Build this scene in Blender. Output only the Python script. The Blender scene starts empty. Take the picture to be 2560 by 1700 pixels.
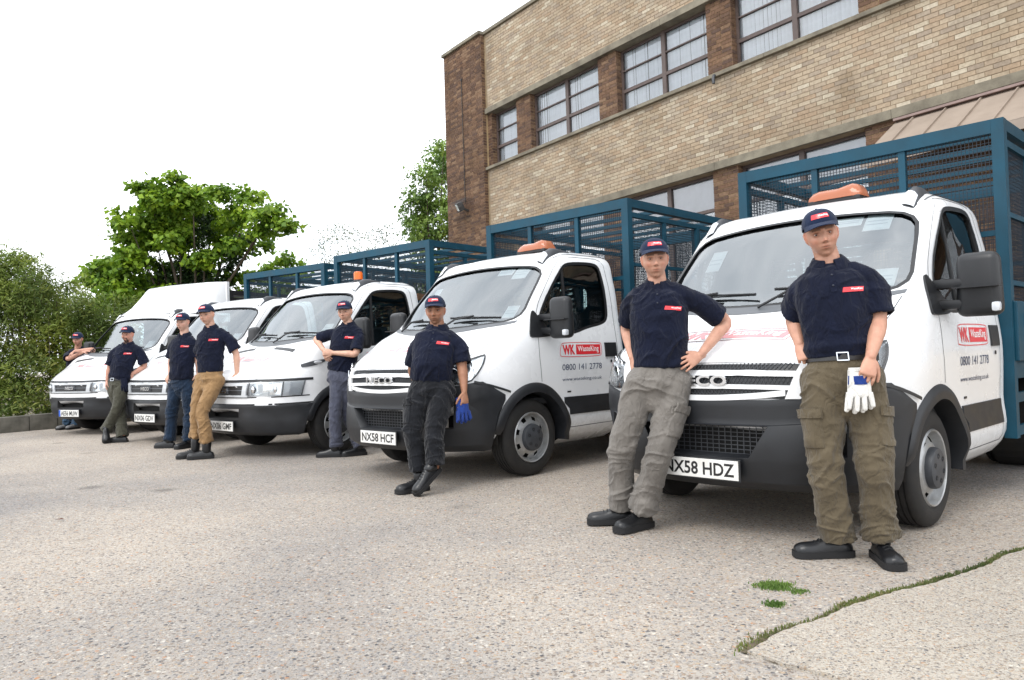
import bpy, bmesh, math, random
import numpy as np
from mathutils import Vector, Matrix, noise
from mathutils.bvhtree import BVHTree
R = math.radians
rnd = random.Random(7)
sc = bpy.context.scene
col = sc.collection

# ------------------------------------------------------------------ camera
cam_d = bpy.data.cameras.new('camera'); cam = bpy.data.objects.new('camera', cam_d); col.objects.link(cam)
cam_d.sensor_width = 36.0; cam_d.lens = 27.05; cam_d.clip_start = 0.05; cam_d.clip_end = 800
cam.matrix_world = Matrix.Translation((0, 0, 1.075)) @ Matrix.Rotation(R(90 + 1.23), 4, 'X') @ Matrix.Rotation(R(-1.806), 4, 'Z')
sc.camera = cam

# ------------------------------------------------------------------ sky, sun, exposure
SUN_EL, SUN_ROT = 52, 215      # degrees
w = bpy.data.worlds.new('World'); sc.world = w; w.use_nodes = True
nt = w.node_tree; nt.nodes.clear()
def N(t, k, **kw):
    n = t.nodes.new(k)
    for a, b in kw.items():
        if a == 'inp':
            for i, v in b.items(): n.inputs[i].default_value = v
        else: setattr(n, a, b)
    return n
sky = N(nt, 'ShaderNodeTexSky', sky_type='NISHITA', sun_disc=False, sun_elevation=R(SUN_EL), sun_rotation=R(SUN_ROT))
b1 = N(nt, 'ShaderNodeBackground', inp={1: 0.12}); nt.links.new(sky.outputs[0], b1.inputs[0])
tc = N(nt, 'ShaderNodeTexCoord')
nz = N(nt, 'ShaderNodeTexNoise', inp={'Scale': 2.2, 'Detail': 5.0, 'Roughness': 0.55}); nt.links.new(tc.outputs['Generated'], nz.inputs['Vector'])
cr = N(nt, 'ShaderNodeValToRGB'); nt.links.new(nz.outputs[0], cr.inputs[0])
cr.color_ramp.elements[0].position = 0.3; cr.color_ramp.elements[0].color = (0.50, 0.55, 0.61, 1)
cr.color_ramp.elements[1].position = 0.6; cr.color_ramp.elements[1].color = (0.97, 0.98, 1.0, 1)
b2 = N(nt, 'ShaderNodeBackground', inp={1: 1.80}); nt.links.new(cr.outputs[0], b2.inputs[0])
mx = N(nt, 'ShaderNodeMixShader', inp={0: 0.9}); nt.links.new(b1.outputs[0], mx.inputs[1]); nt.links.new(b2.outputs[0], mx.inputs[2])
wo = N(nt, 'ShaderNodeOutputWorld'); nt.links.new(mx.outputs[0], wo.inputs[0])
sd = bpy.data.lights.new('sun', 'SUN'); sd.energy = 1.2; sd.angle = R(25); sd.color = (1.0, 0.97, 0.92)
sun = bpy.data.objects.new('sun', sd); col.objects.link(sun)
# the sun stands behind the camera to its left, high, veiled by thin cloud
sdir = Vector((math.sin(R(SUN_ROT)) * math.cos(R(SUN_EL)), math.cos(R(SUN_ROT)) * math.cos(R(SUN_EL)), math.sin(R(SUN_EL))))
sun.rotation_euler = sdir.to_track_quat('Z', 'Y').to_euler()
vs = sc.view_settings; vs.view_transform = 'Standard'; vs.look = 'None'; vs.exposure = 0.54; vs.gamma = 1.0
sc.cycles.max_bounces = 8; sc.cycles.transparent_max_bounces = 16; sc.cycles.glossy_bounces = 4; sc.cycles.diffuse_bounces = 3
sc.cycles.use_denoising = True

# ------------------------------------------------------------------ helpers
def tag(o, label=None, cat=None, group=None, kind=None):
    if label: o['label'] = label
    if cat: o['category'] = cat
    if group: o['group'] = group
    if kind: o['kind'] = kind
    return o
def empty(name, loc=(0, 0, 0), rz=0):
    o = bpy.data.objects.new(name, None); col.objects.link(o)
    o.location = loc; o.rotation_euler = (0, 0, rz); o.empty_display_size = 0.1
    return o
def link(name, me, parent=None):
    o = bpy.data.objects.new(name, me); col.objects.link(o)
    if parent is not None: o.parent = parent
    return o
def smooth(me, ang=None):
    me.polygons.foreach_set('use_smooth', [True] * len(me.polygons))
    if ang: me.set_sharp_from_angle(angle=R(ang))
class MB:
    """collects faces, builds ONE mesh object"""
    def __init__(s): s.v = []; s.f = []; s.mi = []; s.cur = 0
    def add(s, vs_, fs):
        k = len(s.v); s.v += [tuple(p) for p in vs_]; s.f += [tuple(i + k for i in f) for f in fs]; s.mi += [s.cur] * len(fs); return s
    def box(s, c, d, rot=None):
        x, y, z = d[0] / 2, d[1] / 2, d[2] / 2
        P = [Vector((a, b, e)) for a in (-x, x) for b in (-y, y) for e in (-z, z)]
        if rot is not None: P = [rot @ p for p in P]
        P = [p + Vector(c) for p in P]
        return s.add(P, [(0, 1, 3, 2), (4, 6, 7, 5), (0, 4, 5, 1), (2, 3, 7, 6), (0, 2, 6, 4), (1, 5, 7, 3)])
    def b(s, x0, x1, y0, y1, z0, z1): return s.box(((x0 + x1) / 2, (y0 + y1) / 2, (z0 + z1) / 2), (abs(x1 - x0), abs(y1 - y0), abs(z1 - z0)))
    def bbox(s, c, d, r=0.01, rot=None):          # box with chamfered edges
        x, y, z = d[0] / 2, d[1] / 2, d[2] / 2
        bm = bmesh.new(); bmesh.ops.create_cube(bm, size=1)
        for q in bm.verts: q.co = Vector((q.co.x * d[0], q.co.y * d[1], q.co.z * d[2]))
        bmesh.ops.bevel(bm, geom=list(bm.edges), offset=min(r, min(d) * .45), segments=2, affect='EDGES', profile=.6)
        return s.bm(bm, rot, c)
    def bm(s, bm, rot=None, c=(0, 0, 0)):
        bm.verts.index_update()
        P = [(rot @ q.co if rot is not None else q.co) + Vector(c) for q in bm.verts]
        F = [[q.index for q in f.verts] for f in bm.faces]; bm.free()
        return s.add(P, F)
    def bar(s, a, b_, w_, h_, up=(0, 0, 1)):
        a, b_ = Vector(a), Vector(b_); d = (b_ - a); L = d.length; d.normalize()
        u = Vector(up); sx = d.cross(u)
        if sx.length < 1e-4: sx = d.cross(Vector((1, 0, 0)))
        sx.normalize(); u = sx.cross(d)
        rot = Matrix((d, sx, u)).transposed()
        return s.box((a + b_) / 2, (L, w_, h_), rot)
    def tube(s, pts, rad, n=8, cap=True, closed=False):
        pts = [Vector(p) for p in pts]; m = len(pts)
        if not hasattr(rad, '__len__'): rad = [rad] * m
        k = len(s.v); pu = None
        for i, p in enumerate(pts):
            if closed: d = pts[(i + 1) % m] - pts[i - 1]
            else: d = pts[min(i + 1, m - 1)] - pts[max(i - 1, 0)]
            d.normalize()
            if pu is None:
                u = d.cross(Vector((0, 0, 1)))
                if u.length < 1e-3: u = d.cross(Vector((1, 0, 0)))
            else: u = pu - d * pu.dot(d)
            u.normalize(); pu = u; v = d.cross(u)
            for j in range(n):
                t = 2 * math.pi * j / n
                s.v.append(tuple(p + (u * math.cos(t) + v * math.sin(t)) * rad[i]))
        for i in range(m if closed else m - 1):
            i2 = (i + 1) % m
            for j in range(n):
                s.f.append((k + i * n + j, k + i * n + (j + 1) % n, k + i2 * n + (j + 1) % n, k + i2 * n + j)); s.mi.append(s.cur)
        if cap and not closed:
            s.f.append(tuple(k + j for j in range(n))[::-1]); s.f.append(tuple(k + (m - 1) * n + j for j in range(n))); s.mi += [s.cur] * 2
        return s
    def lathe(s, prof, n=32, axis='Y', c=(0, 0, 0), closed=False):   # prof: (radius, along)
        k = len(s.v); m = len(prof)
        for r_, a in prof:
            for j in range(n):
                t = 2 * math.pi * j / n; x, z = r_ * math.cos(t), r_ * math.sin(t)
                p = (x, a, z) if axis == 'Y' else ((a, x, z) if axis == 'X' else (x, z, a))
                s.v.append((p[0] + c[0], p[1] + c[1], p[2] + c[2]))
        for i in range(m if closed else m - 1):
            i2 = (i + 1) % m
            for j in range(n):
                s.f.append((k + i * n + j, k + i * n + (j + 1) % n, k + i2 * n + (j + 1) % n, k + i2 * n + j)); s.mi.append(s.cur)
        return s
    def grid(s, G, skip=None, flip=False):         # G[i][j] points
        k = len(s.v); m, n = len(G), len(G[0])
        for r_ in G: s.v += [tuple(p) for p in r_]
        for i in range(m - 1):
            for j in range(n - 1):
                if skip and skip(i, j): continue
                f = (k + i * n + j, k + i * n + j + 1, k + (i + 1) * n + j + 1, k + (i + 1) * n + j)
                s.f.append(f[::-1] if flip else f); s.mi.append(s.cur)
        return s
    def mesh(s, name, mats, sm=None, recalc=True):
        me = bpy.data.meshes.new(name); me.from_pydata(s.v, [], s.f)
        if not isinstance(mats, (list, tuple)): mats = [mats]
        for m in mats: me.materials.append(m)
        if len(mats) > 1: me.polygons.foreach_set('material_index', s.mi)
        if recalc:
            bm = bmesh.new(); bm.from_mesh(me); bmesh.ops.recalc_face_normals(bm, faces=bm.faces); bm.to_mesh(me); bm.free()
        if sm is not None: smooth(me, sm or None)
        me.update(); return me
    def build(s, name, mats, parent=None, sm=None, recalc=True): return link(name, s.mesh(name, mats, sm, recalc), parent)
def evaluated(o):
    dg = bpy.context.evaluated_depsgraph_get(); dg.update()
    me = bpy.data.meshes.new_from_object(o.evaluated_get(dg), preserve_all_data_layers=True, depsgraph=dg)
    return me
def apply_mods(o):
    me = evaluated(o); old = o.data; o.modifiers.clear(); o.data = me
    bpy.data.meshes.remove(old); return o
def copy_tree(o, parent=None):
    c = o.copy(); col.objects.link(c); c.parent = parent
    for ch in o.children: copy_tree(ch, c)
    return c
_tc = {}
def text_mesh(txt, size=1.0, depth=0.0, shear=0.0, space=1.0, bold=0.0):
    """built-in font text as flat (or extruded) vertex/face lists, width and height normalised to the box 0..w, 0..size"""
    key = (txt, depth, shear, space, bold)
    if key not in _tc:
        c = bpy.data.curves.new('t', 'FONT'); c.body = txt; c.size = 1; c.extrude = depth; c.shear = shear; c.space_character = space; c.offset = bold
        c.resolution_u = 3
        o = bpy.data.objects.new('t', c); col.objects.link(o)
        me = evaluated(o); bpy.data.objects.remove(o); bpy.data.curves.remove(c)
        V = np.array([v.co[:] for v in me.vertices]); F = [tuple(p.vertices) for p in me.polygons]
        V[:, 0] -= V[:, 0].min(); V[:, 1] -= V[:, 1].min()
        bpy.data.meshes.remove(me); _tc[key] = (V, F)
    V, F = _tc[key]; V = V.copy()
    return V, F

# ------------------------------------------------------------------ materials
M = {}
def mat(name, base, rough=0.6, metal=0.0, coat=0.0, spec=0.5, var=0.0, vscale=8.0, bump=0.0, bscale=60.0, coord='Object', stain=None, rvar=0.0):
    m = bpy.data.materials.new(name); m.use_nodes = True; t = m.node_tree; p = t.nodes['Principled BSDF']
    p.inputs['Base Color'].default_value = (*base, 1); p.inputs['Roughness'].default_value = rough; p.inputs['Metallic'].default_value = metal
    p.inputs['Coat Weight'].default_value = coat; p.inputs['Coat Roughness'].default_value = 0.06; p.inputs['Specular IOR Level'].default_value = spec
    c = N(t, 'ShaderNodeTexCoord')
    if var or stain or rvar:
        n1 = N(t, 'ShaderNodeTexNoise', inp={'Scale': vscale, 'Detail': 6.0, 'Roughness': 0.6}); t.links.new(c.outputs[coord], n1.inputs['Vector'])
    if var or stain:
        mxn = N(t, 'ShaderNodeMix', data_type='RGBA', blend_type='MIX')
        a = tuple(max(0, x * (1 - var)) for x in base); b = tuple(min(1, x * (1 + var)) for x in base)
        if stain: a = stain
        mr = N(t, 'ShaderNodeMapRange', inp={1: 0.3, 2: 0.7}); t.links.new(n1.outputs[0], mr.inputs[0])
        mxn.inputs[6].default_value = (*a, 1); mxn.inputs[7].default_value = (*b, 1)
        t.links.new(mr.outputs[0], mxn.inputs[0]); t.links.new(mxn.outputs[2], p.inputs['Base Color'])
    if rvar:
        mr = N(t, 'ShaderNodeMapRange', inp={1: 0.3, 2: 0.7, 3: max(0, rough - rvar), 4: min(1, rough + rvar)}); t.links.new(n1.outputs[0], mr.inputs[0]); t.links.new(mr.outputs[0], p.inputs['Roughness'])
    if bump:
        n2 = N(t, 'ShaderNodeTexNoise', inp={'Scale': bscale, 'Detail': 4.0}); t.links.new(c.outputs[coord], n2.inputs['Vector'])
        bp = N(t, 'ShaderNodeBump', inp={'Strength': bump, 'Distance': 0.01}); t.links.new(n2.outputs[0], bp.inputs['Height']); t.links.new(bp.outputs[0], p.inputs['Normal'])
    M[name] = m; return m
def ramp(t, src, stops, interp='LINEAR'):
    r_ = N(t, 'ShaderNodeValToRGB'); e = r_.color_ramp.elements; r_.color_ramp.interpolation = interp
    while len(e) < len(stops): e.new(0.5)
    for q, (p, c) in zip(e, stops): q.position = p; q.color = (*c, 1)
    t.links.new(src, r_.inputs[0]); return r_
mat('white_paint', (0.78, 0.79, 0.80), 0.28, coat=0.6, var=0.008, vscale=3.0, rvar=0.04)
def road_dirt(m):
    t = m.node_tree; p = t.nodes['Principled BSDF']; src = p.inputs['Base Color'].links[0].from_socket; c = N(t, 'ShaderNodeTexCoord'); sx = N(t, 'ShaderNodeSeparateXYZ'); t.links.new(c.outputs['Object'], sx.inputs[0])
    a = N(t, 'ShaderNodeMapRange', inp={1: 0.28, 2: 0.62, 3: 0.5, 4: 0.0}); t.links.new(sx.outputs[2], a.inputs[0])
    n1 = N(t, 'ShaderNodeTexNoise', inp={'Scale': 26.0, 'Detail': 8.0, 'Roughness': 0.75}); t.links.new(c.outputs['Object'], n1.inputs['Vector']); b = N(t, 'ShaderNodeMapRange', inp={1: 0.42, 2: 0.75}); t.links.new(n1.outputs[0], b.inputs[0])
    mu = N(t, 'ShaderNodeMath', operation='MULTIPLY'); t.links.new(a.outputs[0], mu.inputs[0]); t.links.new(b.outputs[0], mu.inputs[1])
    mx_ = N(t, 'ShaderNodeMix', data_type='RGBA'); mx_.inputs[7].default_value = (.30, .26, .21, 1); t.links.new(mu.outputs[0], mx_.inputs[0]); t.links.new(src, mx_.inputs[6]); t.links.new(mx_.outputs[2], p.inputs['Base Color'])
road_dirt(M['white_paint'])
mat('bumper_plastic', (0.0115, 0.0130, 0.0160), 0.46, var=0.25, vscale=5, bump=0.04, bscale=400, rvar=0.08)
mat('black_trim', (0.012, 0.013, 0.015), 0.42, var=0.2, vscale=20)
mat('shut_line', (0.06, 0.065, 0.07), 0.6)
mat('mirror_plastic', (0.010, 0.011, 0.013), 0.42, var=0.2, vscale=10, bump=0.03, bscale=300)
mat('rubber', (0.006, 0.006, 0.0065), 0.75, var=0.35, vscale=14, bump=0.08, bscale=150, stain=(0.018, 0.016, 0.014))
mat('recess_dark', (0.008, 0.008, 0.008), 0.9)
mat('steel_rim', (0.40, 0.41, 0.42), 0.34, metal=0.55, var=0.15, vscale=9, stain=(0.27, 0.265, 0.25))
mat('hub_grey', (0.042, 0.046, 0.053), 0.45, var=0.2, vscale=12)
mat('chrome', (0.75, 0.77, 0.80), 0.14, metal=1.0)
mat('chrome_side', (0.25, 0.27, 0.30), 0.35, metal=0.8)
mat('lamp_reflector', (0.86, 0.88, 0.90), 0.16, metal=0.9)
mat('grille_frame', (0.50, 0.52, 0.54), 0.35, metal=0.3, var=0.08)
mat('chassis', (0.010, 0.010, 0.010), 0.8, var=0.4, vscale=10, stain=(0.022, 0.018, 0.014))
mat('interior', (0.028, 0.030, 0.034), 0.75, var=0.2)
mat('seat_fabric', (0.022, 0.024, 0.030), 0.9, var=0.2, vscale=30)
mat('cage_blue', (0.002, 0.047, 0.080), 0.50, coat=0.0, spec=0.35, var=0.22, vscale=4, bump=0.03, bscale=40, rvar=0.1)
mat('mesh_wire', (0.004, 0.014, 0.026), 0.5, var=0.3)
mat('black_wire', (0.010, 0.010, 0.011), 0.5)
mat('sign_red', (0.70, 0.025, 0.035), 0.35, coat=0.3)
mat('sign_white', (0.84, 0.84, 0.84), 0.4)
mat('sign_navy', (0.010, 0.030, 0.095), 0.4)
mat('glare_red', (0.78, 0.26, 0.28), 0.35, coat=0.3, var=0.1)  # sign red paled, sky glare on the bonnet put into the colour
mat('plate_white', (0.74, 0.75, 0.74), 0.32, coat=0.5, var=0.05, vscale=6, stain=(0.62, 0.60, 0.56))
mat('plate_black', (0.010, 0.010, 0.011), 0.4)
mat('plate_blue', (0.01, 0.08, 0.45), 0.35)
mat('plywood', (0.33, 0.16, 0.07), 0.75, var=0.3, vscale=5)
def glass(name, tint, ior, rough=0.01, refl_tint=(1, 1, 1)):
    m = bpy.data.materials.new(name); m.use_nodes = True; t = m.node_tree; t.nodes.clear()
    f = N(t, 'ShaderNodeFresnel', inp={'IOR': ior}); tr = N(t, 'ShaderNodeBsdfTransparent', inp={0: (*tint, 1)})
    gl = N(t, 'ShaderNodeBsdfGlossy', inp={0: (*refl_tint, 1), 'Roughness': rough}); mix = N(t, 'ShaderNodeMixShader'); o = N(t, 'ShaderNodeOutputMaterial')
    geo = N(t, 'ShaderNodeNewGeometry')
    t.links.new(f.outputs[0], mix.inputs[0]); t.links.new(tr.outputs[0], mix.inputs[1]); t.links.new(gl.outputs[0], mix.inputs[2]); t.links.new(mix.outputs[0], o.inputs[0])
    M[name] = m; return m
glass('windscreen_glass', (0.66, 0.74, 0.76), 3.0, 0.02, (0.92, 0.97, 1.0))
glass('side_glass', (0.58, 0.70, 0.70), 1.5)
glass('building_glass', (0.94, 0.96, 0.97), 2.1, 0.01)
glass('lens_clear', (0.92, 0.94, 0.95), 1.6, 0.03)
def plastic_lens(name, c, tr=0.5):
    m = mat(name, c, 0.25, coat=0.5); p = m.node_tree.nodes['Principled BSDF']; p.inputs['Transmission Weight'].default_value = tr; p.inputs['IOR'].default_value = 1.3; return m
plastic_lens('amber_lens', (0.80, 0.16, 0.02), 0.25)
plastic_lens('amber_pale', (0.46, 0.155, 0.075), 0.25)
plastic_lens('red_lens', (0.5, 0.02, 0.02), 0.2)
mat('lamp_glow_amber', (0.9, 0.35, 0.03), 0.3, metal=0.4)
# ------------------------------------------------------------------ ground
def ground_mat(name, base, dark, scale, patch=True):
    m = bpy.data.materials.new(name); m.use_nodes = True; t = m.node_tree; p = t.nodes['Principled BSDF']
    c = N(t, 'ShaderNodeTexCoord'); L = t.links.new
    # slight warp so that the stones are not regular cells
    wn = N(t, 'ShaderNodeTexNoise', inp={'Scale': 75.0, 'Detail': 3.0}); L(c.outputs['Object'], wn.inputs['Vector'])
    wm = N(t, 'ShaderNodeMix', data_type='RGBA', blend_type='ADD', inp={0: 0.022}); L(c.outputs['Object'], wm.inputs[6]); L(wn.outputs['Color'], wm.inputs[7])
    v1 = N(t, 'ShaderNodeTexVoronoi', inp={'Scale': scale, 'Randomness': 1.0}); L(wm.outputs[2], v1.inputs['Vector'])
    v2 = N(t, 'ShaderNodeTexVoronoi', inp={'Scale': scale * 2.3, 'Randomness': 1.0}); L(wm.outputs[2], v2.inputs['Vector'])
    sep1 = N(t, 'ShaderNodeSeparateColor'); L(v1.outputs['Color'], sep1.inputs[0])
    sep2 = N(t, 'ShaderNodeSeparateColor'); L(v2.outputs['Color'], sep2.inputs[0])
    stones = [(0.0, (0.055, 0.058, 0.07)), (0.12, (0.16, 0.13, 0.11)), (0.26, (0.30, 0.23, 0.17)), (0.42, (0.36, 0.30, 0.25)), (0.55, (0.46, 0.40, 0.34)), (0.68, (0.40, 0.30, 0.20)), (0.76, (0.24, 0.235, 0.24)), (0.88, (0.56, 0.52, 0.46)), (0.97, (0.43, 0.21, 0.10))]
    r1 = ramp(t, sep1.outputs[0], stones, 'CONSTANT'); r2 = ramp(t, sep2.outputs[1], stones, 'CONSTANT')
    # stone mask from distance to the cell centre: matrix shows between
    m1 = N(t, 'ShaderNodeMapRange', inp={1: 0.30, 2: 0.48, 3: 1.0, 4: 0.0}); L(v1.outputs['Distance'], m1.inputs[0])
    m2 = N(t, 'ShaderNodeMapRange', inp={1: 0.30, 2: 0.50, 3: 0.85, 4: 0.0}); L(v2.outputs['Distance'], m2.inputs[0])
    n1 = N(t, 'ShaderNodeTexNoise', inp={'Scale': 0.55, 'Detail': 7.0, 'Roughness': 0.62}); L(c.outputs['Object'], n1.inputs['Vector'])
    n3 = N(t, 'ShaderNodeTexNoise', inp={'Scale': 9.0, 'Detail': 6.0, 'Roughness': 0.7}); L(c.outputs['Object'], n3.inputs['Vector'])
    mr = N(t, 'ShaderNodeMapRange', inp={1: 0.33, 2: 0.66}); L(n1.outputs[0], mr.inputs[0])
    bs = N(t, 'ShaderNodeMix', data_type='RGBA'); bs.inputs[6].default_value = (*dark, 1); bs.inputs[7].default_value = (*base, 1); L(mr.outputs[0], bs.inputs[0])
    a = N(t, 'ShaderNodeMix', data_type='RGBA'); L(m2.outputs[0], a.inputs[0]); L(bs.outputs[2], a.inputs[6]); L(r2.outputs[0], a.inputs[7])
    # share of big stones varies over the yard
    mk = N(t, 'ShaderNodeMath', operation='MULTIPLY'); mrv = N(t, 'ShaderNodeMapRange', inp={1: 0.35, 2: 0.65, 3: 0.55, 4: 1.0}); L(n3.outputs[0], mrv.inputs[0]); L(m1.outputs[0], mk.inputs[0]); L(mrv.outputs[0], mk.inputs[1])
    b = N(t, 'ShaderNodeMix', data_type='RGBA'); L(mk.outputs[0], b.inputs[0]); L(a.outputs[2], b.inputs[6]); L(r1.outputs[0], b.inputs[7])
    # wear: broad lighter / greyer patches and old dirt
    n2 = N(t, 'ShaderNodeTexNoise', inp={'Scale': 0.23, 'Detail': 4.0}); L(c.outputs['Object'], n2.inputs['Vector'])
    wr = ramp(t, n2.outputs[0], [(0.34, (0.68, 0.71, 0.76)), (0.50, (1.0, 0.99, 0.97)), (0.68, (1.14, 1.11, 1.07))])
    mu = N(t, 'ShaderNodeMix', data_type='RGBA', blend_type='MULTIPLY', inp={0: 1.0}); L(b.outputs[2], mu.inputs[6]); L(wr.outputs[0], mu.inputs[7])
    # old oil drips and hairline cracks
    vo = N(t, 'ShaderNodeTexVoronoi', inp={'Scale': 1.1, 'Randomness': 1.0}); L(wm.outputs[2], vo.inputs['Vector']); od = N(t, 'ShaderNodeMapRange', inp={1: 0.05, 2: 0.16, 3: 0.62, 4: 1.0}); L(vo.outputs['Distance'], od.inputs[0])
    wn2 = N(t, 'ShaderNodeTexNoise', inp={'Scale': 1.6, 'Detail': 6.0}); L(c.outputs['Object'], wn2.inputs['Vector']); wm2 = N(t, 'ShaderNodeMix', data_type='RGBA', blend_type='ADD', inp={0: 0.55}); L(c.outputs['Object'], wm2.inputs[6]); L(wn2.outputs['Color'], wm2.inputs[7])
    vc = N(t, 'ShaderNodeTexVoronoi', feature='DISTANCE_TO_EDGE', inp={'Scale': 0.22}); L(wm2.outputs[2], vc.inputs['Vector']); cd = N(t, 'ShaderNodeMapRange', inp={1: 0.0, 2: 0.0022, 3: 0.80, 4: 1.0}); L(vc.outputs['Distance'], cd.inputs[0])
    pm = N(t, 'ShaderNodeMath', operation='MULTIPLY'); L(od.outputs[0], pm.inputs[0]); L(cd.outputs[0], pm.inputs[1])
    mu2 = N(t, 'ShaderNodeMix', data_type='RGBA', blend_type='MULTIPLY', inp={0: 1.0}); L(mu.outputs[2], mu2.inputs[6]); L(pm.outputs[0], mu2.inputs[7])
    L(mu2.outputs[2], p.inputs['Base Color']); p.inputs['Roughness'].default_value = 0.85; p.inputs['Specular IOR Level'].default_value = 0.25
    ad = N(t, 'ShaderNodeMath', operation='ADD'); L(m1.outputs[0], ad.inputs[0]); L(m2.outputs[0], ad.inputs[1])
    ad2 = N(t, 'ShaderNodeMath', operation='ADD'); L(ad.outputs[0], ad2.inputs[0]); L(n3.outputs[0], ad2.inputs[1])
    bp = N(t, 'ShaderNodeBump', inp={'Strength': 0.55, 'Distance': 0.006}); L(ad2.outputs[0], bp.inputs['Height']); L(bp.outputs[0], p.inputs['Normal'])
    M[name] = m; return m
ground_mat('aggregate_concrete', (0.405, 0.368, 0.325), (0.285, 0.265, 0.245), 50)
ground_mat('pale_concrete', (0.44, 0.405, 0.355), (0.38, 0.35, 0.305), 75)
mat('soil', (0.10, 0.08, 0.05), 0.95, var=0.4, vscale=3, bump=0.5, bscale=8)
mat('kerb_concrete', (0.135, 0.125, 0.105), 0.9, var=0.25, vscale=4, bump=0.25, bscale=30, stain=(0.055, 0.052, 0.040))
# yard: gently uneven sheet to the horizon, finer near the camera
xs = [-300, -120, -60, -30, -16] + [x * 0.5 for x in range(-24, 17)] + [12, 20, 40, 100, 300]
ys = [-60, -20, -6, -2] + [y * 0.5 for y in range(0, 37)] + [21, 26, 34, 50, 90, 300, 600]
def gz(x, y):
    if abs(x) > 12 or y < 0 or y > 18: return 0.0
    return 0.006 * noise.noise(Vector((x * 0.7, y * 0.7, 3.1)))
mb = MB(); mb.grid([[(x, y, gz(x, y) - 0.004) for x in xs] for y in ys], flip=False)
tag(mb.build('ground', M['aggregate_concrete'], sm=0), 'grey beige concrete yard of exposed pebbles under all the trucks', 'ground', kind='structure')
# slab edge with grass in the joint, near right
EDGE = [(4.2, 4.62), (3.3, 4.28), (2.568, 3.935), (2.429, 3.859), (2.240, 3.696), (1.984, 3.533), (1.843, 3.444), (1.606, 3.332), (1.370, 3.193), (1.260, 3.104), (1.185, 3.040), (1.012, 2.943), (0.911, 2.855), (0.799, 2.735), (0.888, 2.621), (0.990, 2.536), (1.06, 2.45), (1.25, 2.2), (1.5, 1.9)]
def refine(P, step, jit, seed):
    rr = random.Random(seed); out = []
    for a, b in zip(P[:-1], P[1:]):
        L = math.dist(a, b); n = max(1, int(L / step))
        for i in range(n):
            f = i / n; out.append((a[0] + (b[0] - a[0]) * f + rr.uniform(-jit, jit), a[1] + (b[1] - a[1]) * f + rr.uniform(-jit, jit)))
    out.append(P[-1]); return out
ed = refine(EDGE, 0.03, 0.006, 3)
mb = MB(); far = [(7.0, 1.0)]
top = [(x, y, 0.012) for x, y in ed] + [(1.5, 0.2, 0.012), (8, 0.2, 0.012), (8, 5.6, 0.012)]
k = len(top); mb.add(top + [(x, y, -0.02) for x, y, z in top], [tuple(range(k))] + [(i, (i + 1) % k, (i + 1) % k + k, i + k) for i in range(k)])
tag(mb.build('paving_slab', M['pale_concrete']), 'pale concrete slab in the near right corner', 'pavement', kind='structure')

# ------------------------------------------------------------------ grass in the joint, weeds
def leaf_mat(name, cols, rough=0.55, trans=0.25):
    m = bpy.data.materials.new(name); m.use_nodes = True; t = m.node_tree; p = t.nodes['Principled BSDF']
    g = N(t, 'ShaderNodeNewGeometry'); r0_ = ramp(t, g.outputs['Random Per Island'], [(i / (len(cols) - 1), c) for i, c in enumerate(cols)])
    nz_ = N(t, 'ShaderNodeTexNoise', inp={'Scale': 1.5, 'Detail': 3.0}); t.links.new(g.outputs['Position'], nz_.inputs['Vector']); rr_ = ramp(t, nz_.outputs[0], [(.36, (.52, .60, .55)), (.50, (.95, .95, .95)), (.64, (1.35, 1.25, 1.0))])
    r_ = N(t, 'ShaderNodeMix', data_type='RGBA', blend_type='MULTIPLY', inp={0: 1.0}); t.links.new(r0_.outputs[0], r_.inputs[6]); t.links.new(rr_.outputs[0], r_.inputs[7]); r_ = type('o', (), {'outputs': [r_.outputs[2]]})
    t.links.new(r_.outputs[0], p.inputs['Base Color']); p.inputs['Roughness'].default_value = rough; p.inputs['Specular IOR Level'].default_value = 0.35
    if trans:
        tl = N(t, 'ShaderNodeBsdfTranslucent'); t.links.new(r_.outputs[0], tl.inputs[0]); mixs = N(t, 'ShaderNodeMixShader', inp={0: trans})
        o = t.nodes['Material Output']; t.links.new(p.outputs[0], mixs.inputs[1]); t.links.new(tl.outputs[0], mixs.inputs[2]); t.links.new(mixs.outputs[0], o.inputs[0])
    M[name] = m; return m
leaf_mat('grass_blade', [(0.07, 0.11, 0.025), (0.12, 0.17, 0.04), (0.18, 0.20, 0.07), (0.10, 0.14, 0.04), (0.24, 0.21, 0.11), (0.15, 0.17, 0.06)])
leaf_mat('weed_leaf', [(0.10, 0.18, 0.035), (0.15, 0.25, 0.05), (0.19, 0.28, 0.07)])
def blades(spots, h0, h1, seed):
    rr = random.Random(seed); b = MB()
    for x, y in spots:
        a = rr.uniform(0, 6.28); h = rr.uniform(h0, h1); wd = rr.uniform(0.002, 0.0045); ln = rr.uniform(0.1, 0.9) * h
        dx, dy = math.cos(a), math.sin(a)
        b.add([(x - dy * wd, y + dx * wd, -0.004), (x + dy * wd, y - dx * wd, -0.004), (x + dx * ln * .5 + dy * wd * .7, y + dy * ln * .5 - dx * wd * .7, h * .7), (x + dx * ln, y + dy * ln, h), (x + dx * ln * .5 - dy * wd * .7, y + dy * ln * .5 + dx * wd * .7, h * .7)], [(0, 1, 2, 3, 4)])
    return b
sp = []; rr = random.Random(5)
line = refine(EDGE[:14], 0.004, 0.0, 1)
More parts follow.
